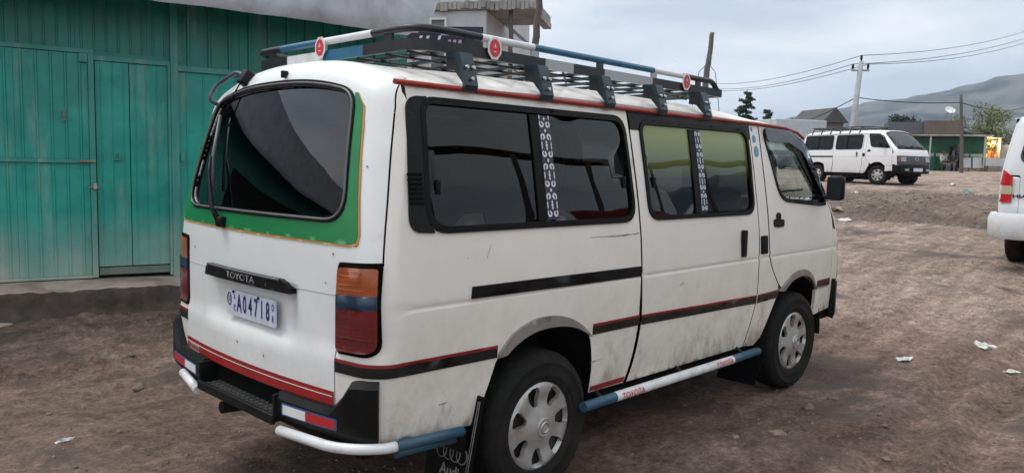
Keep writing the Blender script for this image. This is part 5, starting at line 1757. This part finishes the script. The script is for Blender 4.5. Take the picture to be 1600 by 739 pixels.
for k, (lf, rg) in enumerate((((65.5, 36.0, 10.05), (69.1, 10.9, 12.9)), ((65.5, 35.97, 9.60), (66.7, 10.4, 12.0)), ((65.5, 35.95, 9.40), (65.5, 10.15, 11.5)))):
    x, y, a, b = INS[k]
    P = []
    for A, B, sg2 in ((Vector(lf), Vector((x, y, b)), .5), (Vector((x, y, b)), Vector(rg), .35)):
        P += [A+(B-A)*(i/14)-Vector((0, 0, sg2*4*(i/14)*(1-i/14))) for i in range(15)]
    tag(tube('power_line', P, .016, M_RUBBER, None, 5), L3[k], 'power line')
p2 = wpole('thin grey wooden pole in front of the green shop', [(42.45, 8.0, gz(42.5, 8)-.1), (42.6, 8.11, 2.8), (42.85, 8.38, 5.75)], .10, .075, wob=.01)
wire('black cable drooping from the utility pole to the thin wooden pole', (36.9, 11.52, 5.28), (42.8, 8.35, 5.35), .12, .022)
wire('black cable running on from the thin wooden pole past the tree', (42.8, 8.35, 5.35), (80.7, 12.7, 7.95), .35, .026)
wire('black cable drooping from the utility pole to the dark roofs', (36.9, 11.52, 5.28), (40.5, 15.2, 4.55), .05, .022)

# trees
def leaf_cloud(name, cents, rads, count, size, m, parent, flat=.75, seed=1):
    r = np.random.RandomState(seed)
    cents = np.array(cents, float); rads = np.array(rads, float)
    k = r.choice(len(cents), count, p=rads**2/np.sum(rads**2))
    d = r.normal(size=(count, 3)); d /= np.linalg.norm(d, axis=1)[:, None]
    rad = rads[k]*(.45+.62*r.rand(count))
    C = cents[k]+d*rad[:, None]*np.array([1, 1, flat])
    a = r.normal(size=(count, 3)); a /= np.linalg.norm(a, axis=1)[:, None]
    b = np.cross(a, r.normal(size=(count, 3))); b /= np.linalg.norm(b, axis=1)[:, None]
    s = size*(.6+.8*r.rand(count))[:, None]
    V = np.stack([C-a*s, C+b*s*.42, C+a*s, C-b*s*.42], 1).reshape(-1, 3)
    F = np.arange(count*4).reshape(-1, 4)
    return meshobj(name, V, F, m, parent)
def leafmat(nm, c, c2):
    return mat(nm, c, .75, col2=c2, scale=1.4, lo=.32, hi=.66)
M_PINE = leafmat('conifer_needles', (.035, .052, .030), (.015, .026, .018))
M_LEAF = leafmat('dusty_leaves', (.22, .24, .115), (.10, .125, .06))
M_TRUNK = mat('tree_bark', (.10, .08, .065), .95, col2=(.05, .04, .035), scale=6)
def conifer(label, x, y, h, w_, seed):
    z0 = gz(x, y)
    t = empty('conifer', (x, y, z0)); tag(t, label, 'tree')
    tube('trunk', [(0, 0, -.2), (.02, .02, h*.5), (0, 0, h*.98)], [.18, .10, .02], M_TRUNK, t, 8)
    r = random.Random(seed); cs, rs = [], []
    tier = 0
    z = h*.22
    while z < h*.97:
        f = 1-(z-h*.22)/(h*.80)
        nb = 6 if f > .3 else 4
        for j in range(nb):
            a = r.uniform(0, 6.28); ln = w_*f*r.uniform(.55, 1.1)+.08
            tip = (math.cos(a)*ln, math.sin(a)*ln, z+r.uniform(-.1, .25))
            tube('branch', [(0, 0, z-.05), tip], [.03, .008], M_TRUNK, t, 5)
            for q in (.35, .65, .95):
                cs.append((tip[0]*q, tip[1]*q, z+(tip[2]-z)*q)); rs.append(.14+.20*f*(1.15-q))
        z += h*.075*(.6+.6*f)
    leaf_cloud('crown', cs, rs, 7000, .10, M_PINE, t, .7, seed)
conifer('taller dark conifer beyond the minibus roof', 53.8, 26.05, 8.05-gz(53.8, 26), 1.85, 4)
conifer('smaller dark conifer beside the taller one', 64.5, 29.4, 7.35-gz(64.5, 29.4), 1.7, 8)
conifer('distant conifer tip beyond the windscreen pillar', 78, 33.4, 7.4-gz(78, 33.4), 1.0, 12)

def broad(label, x, y, z0, trunk_h, cents, rads, n, size, m, seed):
    t = empty('leafy_tree', (x, y, z0)); tag(t, label, 'tree')
    tube('trunk', [(0, 0, -.2), (.05, .0, trunk_h*.6), (.0, .05, trunk_h)], [.13, .10, .07], M_TRUNK, t, 8)
    for c in cents:
        tube('limb', [(0, .03, trunk_h*.75), (c[0]*.5, c[1]*.5, (trunk_h+c[2])*.5), c], [.05, .03, .012], M_TRUNK, t, 6)
    leaf_cloud('crown', cents, rads, n, size, m, t, .9, seed)
    return t
tz = gz(45.8, 7.7)
r = random.Random(5)
cents, rads = [], []
for k in range(34):
    a = r.uniform(0, 6.28); q = r.uniform(.1, 1.25)
    zc_ = r.uniform(1.25, 3.05)
    wd = 1.0-.22*abs(zc_-2.0)
    cents.append((math.cos(a)*q*wd*.8, math.sin(a)*q*wd*1.05, zc_)); rads.append(r.uniform(.24, .46))
broad('dusty leafy tree with feathery crown beside the lit stall', 50.3, 8.75, gz(50.3, 8.75)-.15, 1.9, [(a*1.5, b*1.5, c_*1.22) for a, b, c_ in cents], [q*1.4 for q in rads], 6500, .075, M_LEAF, 6)
cents = [(.1*k*(-1)**k, .12*k*(-1)**(k//2), 1.4+.28*k) for k in range(8)]
broad('thin upright sapling beside the dusty leafy tree', 50.6, 6.3, gz(50.6, 6.3), 3.3, cents, [.24]*8, 900, .075, M_LEAF, 9)
cents = [(r.uniform(-1.2, 1.2), r.uniform(-1.2, 1.2), r.uniform(2.2, 3.4)) for k in range(14)]
broad('low dark tree top behind the brown wall', 56.5, 14.9, gz(56.5, 14.9), 2.2, cents, [.5]*14, 1600, .14, M_PINE, 13)

# green shop row: posts, roof edge, doors, brown upper wall
M_SHOPG = mat('shop_green', (.012, .11, .055), .6, col2=(.010, .075, .04), scale=2.2)
M_SHOPGD = mat('shop_green_dark', (.010, .055, .032), .7)
M_TAN = mat('mud_brown_wall', (.155, .125, .108), .95, col2=(.115, .094, .084), scale=1.2)
M_TIN = mat('tin_roof', (.42, .43, .44), .5, .2, col2=(.25, .22, .20), scale=2.0)
gs = empty('market_shop', (0, 0, 0))
tag(gs, 'low green shop row with white roof edge and brown upper wall', 'shop')
GA = R(-64)                      # runs from behind the parked van out to the tree
GO = (45.6, 13.2)
gzb = 1.70
obox('wall', GO, GA, (0, 5.55), 0, (-3, 0), gzb, 3.78, M_SHOPG, gs)
obox('upper_wall', GO, GA, (2.55, 4.45), 0, (-3.2, -1.2), 3.88, 4.80, M_TAN, gs)
obox('upper_wall', GO, GA, (.6, 2.54), 0, (-3.2, -1.4), 3.88, 4.72, mat('slate_roof', (.10, .105, .11), .8), gs)
obox('roof_edge', GO, GA, (-.3, 5.7), 0, (-1.15, .85), 3.80, 3.875, M_TIN, gs)
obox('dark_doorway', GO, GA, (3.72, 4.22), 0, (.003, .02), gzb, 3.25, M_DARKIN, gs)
obox('door', GO, GA, (2.35, 2.95), 0, (.003, .03), gzb, 3.30, mat('door_teal', (.010, .14, .085), .6), gs)
obox('shutter', GO, GA, (4.75, 5.15), 0, (.003, .03), gzb, 3.0, M_SHOPGD, gs)
for a, b in ((2.38, 2.9), (3.02, 3.66), (4.28, 4.70), (4.78, 5.4)):
    obox('pale_board', GO, GA, (a, b), 0, (.032, .045), 2.66, 2.84, mat('pale_board', (.36, .44, .36), .7), gs)
for u in (2.55, 5.30):
    obox('post', GO, GA, (u-.04, u+.04), 0, (.72, .80), gzb-.2, 3.80, mat('post_white', (.42, .43, .43), .7), gs)
obox('porch_slab', GO, GA, (-.2, 8.2), 0, (.0, 1.0), gzb-.3, gzb+.02, M_CONC, gs)
dish = empty('satellite_dish', (0, 0, 0)); tag(dish, 'white satellite dish above the brown wall', 'dish')
dc = Vector((46.95, 9.95, 5.28)); dn = (Vector((-.55, -.6, .55))).normalized()
du = dn.cross(Vector((0, 0, 1))).normalized(); dv = du.cross(dn)
verts = [dc]; faces = []
for ring, (rr, dep) in enumerate(((.13, .015), (.23, .04), (.30, .07))):
    for j in range(20):
        a = 2*math.pi*j/20
        verts.append(dc+du*rr*math.cos(a)+dv*rr*.8*math.sin(a)+dn*dep)
for j in range(20):
    faces.append((0, 1+j, 1+(j+1) % 20))
    for q in (0, 1):
        faces.append((1+q*20+j, 21+q*20+j, 21+q*20+(j+1) % 20, 1+q*20+(j+1) % 20))
meshobj('bowl', verts, faces, mat('dish_white', (.72, .73, .74), .5), dish, True)
tube('mast', [dc, dc-dn*.2, Vector((dc.x+.2, dc.y+.2, 4.86))], .03, M_RUST, dish, 6)
tube('feed_arm', [dc-dv*.35, dc+dn*.5], .012, M_RUST, dish, 5)

# lit stall
st = empty('market_stall', (0, 0, 0)); tag(st, 'small stall glowing warm under bare bulbs', 'stall')
SO = (48.1, 9.0)
M_SHEET = mat('stall_tin', (.36, .37, .38), .6, col2=(.24, .23, .22), scale=2)
obox('back_wall', SO, GA, (0, 1.5), 0, (-1.3, -1.25), gzb, 3.75, mat('stall_inside', (.45, .26, .11), .9, col2=(.30, .14, .06), scale=4), st)
obox('side_wall', SO, GA, (-.03, 0), 0, (-1.3, 0), gzb, 3.75, M_SHEET, st)
obox('side_wall', SO, GA, (1.5, 1.53), 0, (-1.3, 0), gzb, 3.75, M_SHEET, st)
obox('roof', SO, GA, (-.1, 1.6), 0, (-1.4, .3), 3.76, 3.80, M_TIN, st)
obox('counter', SO, GA, (0, 1.5), 0, (-.5, -.05), gzb, 2.62, M_SHEET, st)
obox('side_screen', SO, GA, (1.54, 3.2), 0, (-.2, -.15), gzb, 3.4, M_SHEET, st)
for k in range(9):
    u = .1+k*.15
    h = rng.uniform(.2, .5)
    obox('goods', SO, GA, (u, u+.11), 0, (-.45, -.33), 2.63, 2.63+h, mat('goods_%d' % (k % 3), ((.55, .30, .10), (.40, .12, .05), (.62, .48, .25))[k % 3], .6), st)
bulb = bpy.data.materials.new('lit_bulb'); t_, n_, l_, p_ = nodes_of(bulb)
p_.inputs['Emission Color'].default_value = (1, .72, .38, 1); p_.inputs['Emission Strength'].default_value = 60
Ug, Ng = Vector((math.cos(GA), math.sin(GA), 0)), Vector((math.sin(GA), -math.cos(GA), 0))
for u in (.25, .75, 1.2):
    c = Vector((SO[0], SO[1], 0))+Ug*u+Ng*(-.25)+Vector((0, 0, 3.5))
    bl = tube('bulb', [c-Vector((0, 0, .06)), c-Vector((0, 0, .03)), c+Vector((0, 0, .03)), c+Vector((0, 0, .07))], [.03, .085, .08, .03], bulb, st, 10)
    ld = bpy.data.lights.new('bulb_light', 'POINT'); ld.energy = 20; ld.color = (1, .62, .28); ld.shadow_soft_size = .06
    lo = bpy.data.objects.new('bulb_light', ld); lo.location = c-Vector((0, 0, .16)); link(lo, st)
cc = Vector((SO[0], SO[1], 0))+Ug*2.2+Ng*.15+Vector((0, 0, 3.45))
wl = tube('lamp', [cc-Vector((0, 0, .05)), cc, cc+Vector((0, 0, .05))], [.03, .07, .02], bulb, st, 8)

# leaning boards, table and crates in front of the stall
M_BOARD = mat('pale_board_sheet', (.50, .51, .53), .6, col2=(.40, .41, .43), scale=2)
def lean_board(label, u, w_, h, n0):
    U, Nn = Ug, Ng
    o = Vector((SO[0], SO[1], 0))+U*u+Nn*n0
    a, b = o, o+U*w_
    t = Vector((0, 0, h))-Nn*.25
    z = Vector((0, 0, gzb+.02))
    v = [a+z, b+z, b+z+t, a+z+t]
    v2 = [p-Nn*.03 for p in v]
    ob = meshobj('leaning_board', [tuple(p) for p in v+v2], [(0, 1, 2, 3), (7, 6, 5, 4)]+[(i, (i+1) % 4, 4+(i+1) % 4, 4+i) for i in range(4)], M_BOARD)
    tag(ob, label, 'board')
lean_board('narrow pale board leaning nearest the green shutter', -.55, .42, .88, 1.10)
lean_board('second pale board leaning in front of the lit stall', -.08, .45, .90, 1.20)
tb = empty('table', (0, 0, 0)); tag(tb, 'low table draped with a pale sheet beside the leaning boards', 'table')
obox('cloth', SO, GA, (.5, 1.75), 0, (.85, 1.45), gzb+.45, gzb+.88, M_BOARD, tb)
for u in (.55, 1.68):
    for n0 in (.9, 1.4):
        obox('leg', SO, GA, (u, u+.05), 0, (n0-.03, n0+.02), gzb+.02, gzb+.45, M_WOOD, tb)
M_CRATE = mat('crate_wood', (.26, .16, .085), .85, var=.4, scale=6)
for k in range(5):
    u = 4.0+k*.30
    cr_ = empty('wooden_crate', (0, 0, 0))
    tag(cr_, 'slatted wooden crate in the row along the shop porch', 'crate', 'crates along the shop porch')
    for z in (0, .11, .22):
        obox('slat', GO, GA, (u, u+.27), 0, (.80, .82), gzb+.025+z, gzb+.105+z, M_CRATE, cr_)
        obox('slat', GO, GA, (u, u+.27), 0, (.56, .58), gzb+.025+z, gzb+.105+z, M_CRATE, cr_)
    obox('end', GO, GA, (u, u+.02), 0, (.581, .799), gzb+.025, gzb+.33, M_CRATE, cr_)
    obox('end', GO, GA, (u+.25, u+.27), 0, (.581, .799), gzb+.025, gzb+.33, M_CRATE, cr_)

# people by the doorway
def person(label, loc, rz, J, mats, scale=1.0):
    """J: dict of joint -> (x,y,z,radius); one continuous skinned body, coloured by region"""
    names = list(J)
    E = [('pelvis', 'chest'), ('chest', 'neck'), ('neck', 'head'), ('head', 'crown')]
    for s in 'lr':
        E += [('chest', 'sh'+s), ('sh'+s, 'el'+s), ('el'+s, 'wr'+s), ('wr'+s, 'fi'+s), ('pelvis', 'hip'+s), ('hip'+s, 'kn'+s), ('kn'+s, 'an'+s), ('an'+s, 'toe'+s)]
    me = bpy.data.meshes.new('person')
    me.from_pydata([J[n][:3] for n in names], [(names.index(a), names.index(b)) for a, b in E], [])
    ob = bpy.data.objects.new('person', me); COL.objects.link(ob)
    md = ob.modifiers.new('skin', 'SKIN')
    for i_, n in enumerate(names):
        sv = me.skin_vertices[0].data[i_]
        sv.radius = (J[n][3], J[n][3]*(.8 if n in ('chest', 'pelvis') else 1))
        sv.use_root = n == 'pelvis'
    ob.modifiers.new('sub', 'SUBSURF').levels = 1
    dg = bpy.context.evaluated_depsgraph_get()
    m2 = bpy.data.meshes.new_from_object(ob.evaluated_get(dg))
    bpy.data.objects.remove(ob)
    for m_ in mats: m2.materials.append(m_)
    reg = {'pelvis': 1, 'chest': 0, 'neck': 2, 'head': 2, 'crown': 3}
    for s in 'lr':
        reg.update({'sh'+s: 0, 'el'+s: 0, 'wr'+s: 2, 'fi'+s: 2, 'hip'+s: 1, 'kn'+s: 1, 'an'+s: 1, 'toe'+s: 4})
    P = np.array([J[n][:3] for n in names])
    for p in m2.polygons:
        c = np.array(p.center)
        p.material_index = reg[names[int(np.argmin(((P-c)**2).sum(1)))]]
        p.use_smooth = True
    ob = bpy.data.objects.new('person', m2); link(ob)
    ob.location = loc; ob.rotation_euler = (0, 0, rz)
    return tag(ob, label, 'person')
SKIN = mat('skin_brown', (.13, .07, .045), .6); HAIR = mat('black_hair', (.012, .011, .010), .8); SHOE = mat('dark_shoes', (.03, .028, .026), .7)
def sit():
    J = dict(pelvis=(0, 0, .50, .15), chest=(.04, 0, .86, .16), neck=(.07, 0, 1.06, .06), head=(.10, 0, 1.20, .095), crown=(.09, 0, 1.30, .08))
    for s, y in (('l', .18), ('r', -.18)):
        J.update({'sh'+s: (.05, y, .98, .07), 'el'+s: (.10, y*1.35, .74, .05), 'wr'+s: (.32, y*.9, .66, .036), 'fi'+s: (.40, y*.7, .64, .03), 'hip'+s: (.06, y*.55, .49, .10), 'kn'+s: (.46, y*.7, .50, .075), 'an'+s: (.44, y*.7, .09, .05), 'toe'+s: (.58, y*.75, .05, .04)})
    return J
def stand():
    J = dict(pelvis=(0, 0, .95, .15), chest=(.01, 0, 1.32, .165), neck=(.02, 0, 1.51, .06), head=(.04, 0, 1.63, .095), crown=(.03, 0, 1.73, .08))
    for s, y in (('l', .19), ('r', -.19)):
        J.update({'sh'+s: (.0, y, 1.44, .07), 'el'+s: (-.02, y*1.3, 1.14, .05), 'wr'+s: (.10, y*1.2, .90, .036), 'fi'+s: (.13, y*1.15, .80, .03), 'hip'+s: (.0, y*.55, .92, .10), 'kn'+s: (.03, y*.6, .50, .075), 'an'+s: (0, y*.65, .09, .05), 'toe'+s: (.14, y*.75, .05, .04)})
    return J
def cloth(nm, c): return mat(nm, c, .85, var=.25, scale=8)
def gp_(u, n0): 
    p = Vector((GO[0], GO[1], 0))+Ug*u+Ng*n0
    return p
face_cam = math.atan2(-Ng.y*-1, -Ng.x*-1)
a1 = gp_(3.25, .55); a2 = gp_(3.80, .60); a3 = gp_(4.08, .48)
FA = math.atan2(Ng.y, Ng.x)
for (p, lab, J, mt, rz) in ((a1, 'person in a white shirt sitting by the green shop door', sit(), [cloth('white_shirt', (.55, .55, .53)), cloth('grey_trousers', (.10, .10, .11)), SKIN, HAIR, SHOE], FA+.7),
                            (a2, 'person in dark clothes sitting before the dark doorway', sit(), [cloth('charcoal_jacket', (.03, .032, .04)), cloth('grey_trousers', (.10, .10, .11)), SKIN, HAIR, SHOE], FA-.3),
                            (a3, 'person in a blue grey jacket standing at the dark doorway', stand(), [cloth('blue_grey_jacket', (.06, .075, .10)), cloth('dark_trousers', (.025, .025, .03)), SKIN, HAIR, SHOE], FA)):
    person(lab, (p.x, p.y, gzb+.02), rz, J, mt)
for p, lab, rz in ((a1, 'small wooden stool under the person in white', FA+.7), (a2, 'small wooden stool under the person in dark clothes', FA-.3)):
    s = empty('stool', (p.x, p.y, gzb+.02), rz); tag(s, lab, 'stool')
    box('seat', (.0, 0, .34), (.34, .34, .05), M_WOOD, s)
    for dx in (-.13, .13):
        for dy in (-.13, .13):
            tube('leg', [(dx, dy, 0), (dx, dy, .32)], .02, M_WOOD, s, 6)

# dark gabled roofs and a pale lorry body between the vans
def gable(label, x, y, rz, L_, W_, hw, hr, mw, mr_):
    z0 = gz(x, y)-.2
    g = empty('house', (x, y, z0), rz); tag(g, label, 'house')
    box('wall', (0, 0, hw/2), (L_, W_, hw), mw, g)
    v = [(-L_/2-.2, -W_/2-.25, hw), (L_/2+.2, -W_/2-.25, hw), (L_/2+.2, W_/2+.25, hw), (-L_/2-.2, W_/2+.25, hw), (-L_/2-.2, 0, hr), (L_/2+.2, 0, hr)]
    meshobj('roof', v, [(0, 1, 5, 4), (2, 3, 4, 5), (1, 2, 5), (3, 0, 4), (3, 2, 1, 0)], mr_, g)
M_DROOF = mat('dark_tin_roof', (.075, .078, .082), .7, col2=(.045, .046, .05), scale=1.5)
gable('dark gabled house roof beyond the parked white minibus', 47.9, 17.9, R(60), 3.0, 1.5, 3.1, 4.05, M_TAN, M_DROOF)
gable('smaller dark roof left of the gabled house', 52.0, 21.8, R(40), 1.6, 1.6, 3.0, 3.7, M_TAN, M_DROOF)
gable('long low tin roofed shed behind the parked minibus', 52.5, 15.3, R(-64), 5.5, 3.0, 2.3, 2.9, M_TAN, M_DROOF)
lr = empty('lorry', (44.0, 17.9, gz(44, 17.9)), R(-30)); tag(lr, 'pale cab-over lorry body showing above the white minibus', 'lorry')
box('cargo_body', (0, 0, 2.05), (3.6, 1.9, 1.9), mat('lorry_pale', (.45, .50, .53), .5, col2=(.36, .40, .42), scale=2), lr, bevel=.05)
box('cab', (2.35, 0, 1.55), (1.0, 1.85, 1.7), mat('lorry_white', (.6, .62, .63), .4), lr, bevel=.12)
box('bed', (.2, 0, .98), (4.4, 1.7, .2), M_UNDER, lr)
for x in (-1.2, 2.3):
    for y in (-.85, .85):
        lathe_y('wheel', [(0, -.12), (.36, -.12), (.42, -.08), (.42, .08), (.36, .12), (0, .12)], (x, y, .42), M_TYRE, lr, 20)

# lattice shelter and red lorry out of view, added only for the side glass to reflect
sh = empty('reflection_shed', (0, 0, 0)); tag(sh, 'unseen shelter with an open lattice roof and dark back wall, added for the side glass to reflect', 'shed')
for k in range(10):
    x = 2.5+k*1.9
    tube('post', [(x, -6.6, gz(x, -6.6)-.1), (x, -6.6, 3.75)], .05, M_WOOD, sh, 6)
for k in range(34):
    x = 2.2+k*.52
    tube('rafter', [(x, -6.3, 3.62), (x+.25, -9.6, 4.75)], .035, M_WOOD, sh, 5)
for k in range(8):
    tube('purlin', [(2.0, -6.35-k*.46, 3.66+k*.155), (20.0, -6.35-k*.46, 3.66+k*.155)], .035, M_WOOD, sh, 5)
obox('back_wall', (2.0, -9.8), 0, (0, 18.4), 0, (-.1, 0), -.2, 2.9, mat('shelter_wall', (.05, .055, .055), .9, col2=(.03, .06, .055), scale=1.2), sh)
obox('counter_wall', (2.0, -6.8), 0, (0, 18.4), 0, (-.1, 0), -.2, 1.9, M_TEALF, sh)
rl = empty('lorry', (5.6, -5.4, gz(5.6, -5.4))); tag(rl, 'unseen red covered lorry beside the shelter, added for the side glass to reflect', 'lorry')
box('cargo_body', (0, 0, 1.42), (1.7, 1.5, 1.1), mat('lorry_red', (.30, .02, .018), .45, col2=(.20, .018, .016), scale=2), rl, bevel=.05)
box('cab', (1.35, 0, 1.2), (.9, 1.5, 1.4), mat('lorry_red', (.30, .02, .018)), rl, bevel=.12)
box('bed', (.3, 0, .78), (2.6, 1.4, .16), M_UNDER, rl)
for x in (-.45, 1.35):
    for y in (-.7, .7):
        lathe_y('wheel', [(0, -.1), (.34, -.1), (.40, -.07), (.40, .07), (.34, .1), (0, .1)], (x, y, .40), M_TYRE, rl, 20)

# ------------------------------------------------------------------ litter, stones
def crumple(name, label, x, y, sx_, sy_, sz_, m, seed, cat='litter'):
    bm = bmesh.new()
    bmesh.ops.create_icosphere(bm, subdivisions=2, radius=1)
    rr = random.Random(seed)
    for v in bm.verts:
        k = rr.uniform(.45, 1.15)
        v.co = Vector((v.co.x*sx_*k, v.co.y*sy_*k, (v.co.z*.5+.5)*sz_*rr.uniform(.15, 1.1)))
    me = bpy.data.meshes.new(name); bm.to_mesh(me); bm.free()
    me.materials.append(m)
    o = bpy.data.objects.new(name, me); link(o)
    o.location = (x, y, gz(x, y)-.004); o.rotation_euler = (0, 0, rr.uniform(0, 6))
    return tag(o, label, cat)
M_BAG = mat('white_plastic', (.62, .62, .60), .45, var=.25, scale=9)
M_BAGT = mat('pale_green_plastic', (.28, .45, .40), .45, var=.25, scale=9)
M_PAPER = mat('brown_paper', (.34, .26, .19), .8, var=.3, scale=9)
for k, (x, y, sx_, sy_, sz_, m_, lab) in enumerate((
    (-1.29, 1.28, .055, .022, .022, M_BAG, 'small torn white plastic scrap on the dirt before the teal shop'),
    (3.87, -1.16, .085, .045, .04, M_BAG, 'crumpled white bag on the damp earth beyond the front wheel'),
    (4.67, -1.52, .20, .05, .05, M_BAG, 'long twisted white plastic strip on the open ground'),
    (4.07, -1.83, .03, .075, .03, M_BAG, 'small upright white wrapper near the twisted strip'),
    (1.62, -1.19, .06, .03, .03, M_PAPER, 'crumpled beige paper scrap beside the van shadow'),
    (1.38, -1.05, .045, .025, .012, M_PAPER, 'flat pale chip of card in the van shadow'),
    (26.4, 4.3, .32, .12, .10, M_BAG, 'white plastic sheet on the ground past the rubble bank'),
    (21.4, 2.65, .15, .12, .14, M_BAGT, 'pale green plastic bag on the rubble bank'),
    (12.1, 2.45, .22, .14, .06, M_BAG, 'flat white scrap at the foot of the rubble bank'),
    (19.3, 4.9, .10, .10, .10, M_BAG, 'small white scrap on top of the rubble bank'),
    (13.6, 3.2, .20, .14, .12, M_PAPER, 'pale lump of paper at the edge of the rubble bank'))):
    crumple('litter', lab, x, y, sx_, sy_, sz_, m_, 50+k)
M_STONE = mat('brown_stone', (.24, .19, .16), .9, col2=(.13, .10, .085), scale=14, bump=.4, bscale=40)
def stone_mesh(seed):
    bm = bmesh.new(); bmesh.ops.create_icosphere(bm, subdivisions=2, radius=1)
    rr = random.Random(seed); ph = [rr.uniform(0, 6) for _ in range(6)]
    for v in bm.verts:
        k = 1+.22*math.sin(v.co.x*2.7+ph[0])+.2*math.sin(v.co.y*3.1+ph[1])+.15*math.sin(v.co.z*3.7+ph[2])+rr.uniform(-.07, .07)
        v.co = Vector((v.co.x*k, v.co.y*k*.8, v.co.z*k*.62))
    me = bpy.data.meshes.new('stone'); bm.to_mesh(me); bm.free(); me.materials.append(M_STONE)
    return me
SM = [stone_mesh(k) for k in range(5)]
def stone(x, y, s, label, group=None):
    o = bpy.data.objects.new('stone', rng.choice(SM)); link(o)
    o.location = (x, y, gz(x, y)+s*.25); o.scale = (s, s, s); o.rotation_euler = (0, 0, rng.uniform(0, 6))
    return tag(o, label, 'stone', group)
stone(-.54, 2.95, .045, 'pair stone lying before the teal shop, the left larger one')
stone(-.40, 2.82, .026, 'pair stone lying before the teal shop, the small one')
stone(-.63, 2.09, .042, 'dark stone midway between the teal shop and the rear bumper')
stone(-.35, 2.42, .040, 'brown stone near the rear bumper of the cream minibus')
stone(2.56, -1.12, .030, 'stone beside the front tyre of the cream minibus')
stone(2.22, -1.10, .040, 'flat crumbled clod beside the front tyre')
for k in range(26):
    x, y = rng.uniform(.8, 7.5), rng.uniform(-2.4, 1.4)
    if -1.0 < y < 1.0 and x < 3.6: y = -1.25-rng.random()
    stone(x, y, rng.uniform(.010, .024), 'small loose stone on the open ground right of the cream minibus', 'small loose stones on the open ground')
for k in range(16):
    x, y = rng.uniform(-2.2, -.9), rng.uniform(-.6, 4.2)
    stone(x, y, rng.uniform(.010, .020), 'small loose stone on the dirt between the shop and the rear bumper', 'small loose stones behind the rear bumper')
def gravel(name, n, box_, smin, smax, m, seed):
    r = np.random.RandomState(seed)
    X = box_[0]+(box_[1]-box_[0])*r.rand(n); Y = box_[2]+(box_[3]-box_[2])*r.rand(n)
    keep = fbm(X, Y, 71, 3, .5, .8)+r.rand(n)*.7 > .28
    X, Y = X[keep], Y[keep]; n = len(X)
    Z = ground_h(X, Y); S = smin+(smax-smin)*r.rand(n)**3
    base = np.array([(1, 0, 0), (-.5, .8, 0), (-.4, -.9, 0), (.1, 0, .8), (.0, .1, -.6)])
    fc = np.array([(0, 1, 3), (1, 2, 3), (2, 0, 3), (1, 0, 4), (2, 1, 4), (0, 2, 4)])
    A = r.rand(n)*6.28
    J = .7+.6*r.rand(n, 5, 1)
    B = base[None]*J
    bx = B[..., 0]*np.cos(A)[:, None]-B[..., 1]*np.sin(A)[:, None]; by = B[..., 0]*np.sin(A)[:, None]+B[..., 1]*np.cos(A)[:, None]
    V = np.stack([X[:, None]+bx*S[:, None], Y[:, None]+by*S[:, None], Z[:, None]+B[..., 2]*S[:, None]+S[:, None]*.2], -1).reshape(-1, 3)
    F = (fc[None]+np.arange(n)[:, None, None]*5).reshape(-1, 3)
    o = meshobj(name, V, F, m)
    return o
g_ = gravel('gravel', 26000, (-2.6, 9, -2.8, 5.0), .0025, .013, mat('grit', (.28, .215, .18), .95, col2=(.13, .095, .078), scale=3, lo=.3, hi=.7), 3)
tag(g_, 'loose brown grit scattered over the bare earth', 'gravel', kind='stuff')
g_ = gravel('rubble', 9000, (12.2, 21.5, -2.5, 8.5), .010, .050, mat('rubble', (.30, .25, .21), .95, col2=(.14, .115, .098), scale=1.2, lo=.3, hi=.7), 4)
tag(g_, 'broken rubble and clods over the bank before the parked minibus', 'rubble', kind='stuff')

# ------------------------------------------------------------------ air
hz_ = bpy.data.materials.new('haze_air'); hz_.use_nodes = True
t_ = hz_.node_tree
for q in list(t_.nodes):
    if q.type != 'OUTPUT_MATERIAL': t_.nodes.remove(q)
pv = t_.nodes.new('ShaderNodeVolumePrincipled')
pv.inputs['Color'].default_value = (.56, .77, 1.0, 1)
pv.inputs['Density'].default_value = .00024
pv.inputs['Anisotropy'].default_value = .0
t_.links.new(pv.outputs['Volume'], [q for q in t_.nodes if q.type == 'OUTPUT_MATERIAL'][0].inputs['Volume'])
hb = box('haze', (830, 300, 120), (2400, 2600, 300), hz_)
hb['kind'] = 'stuff'
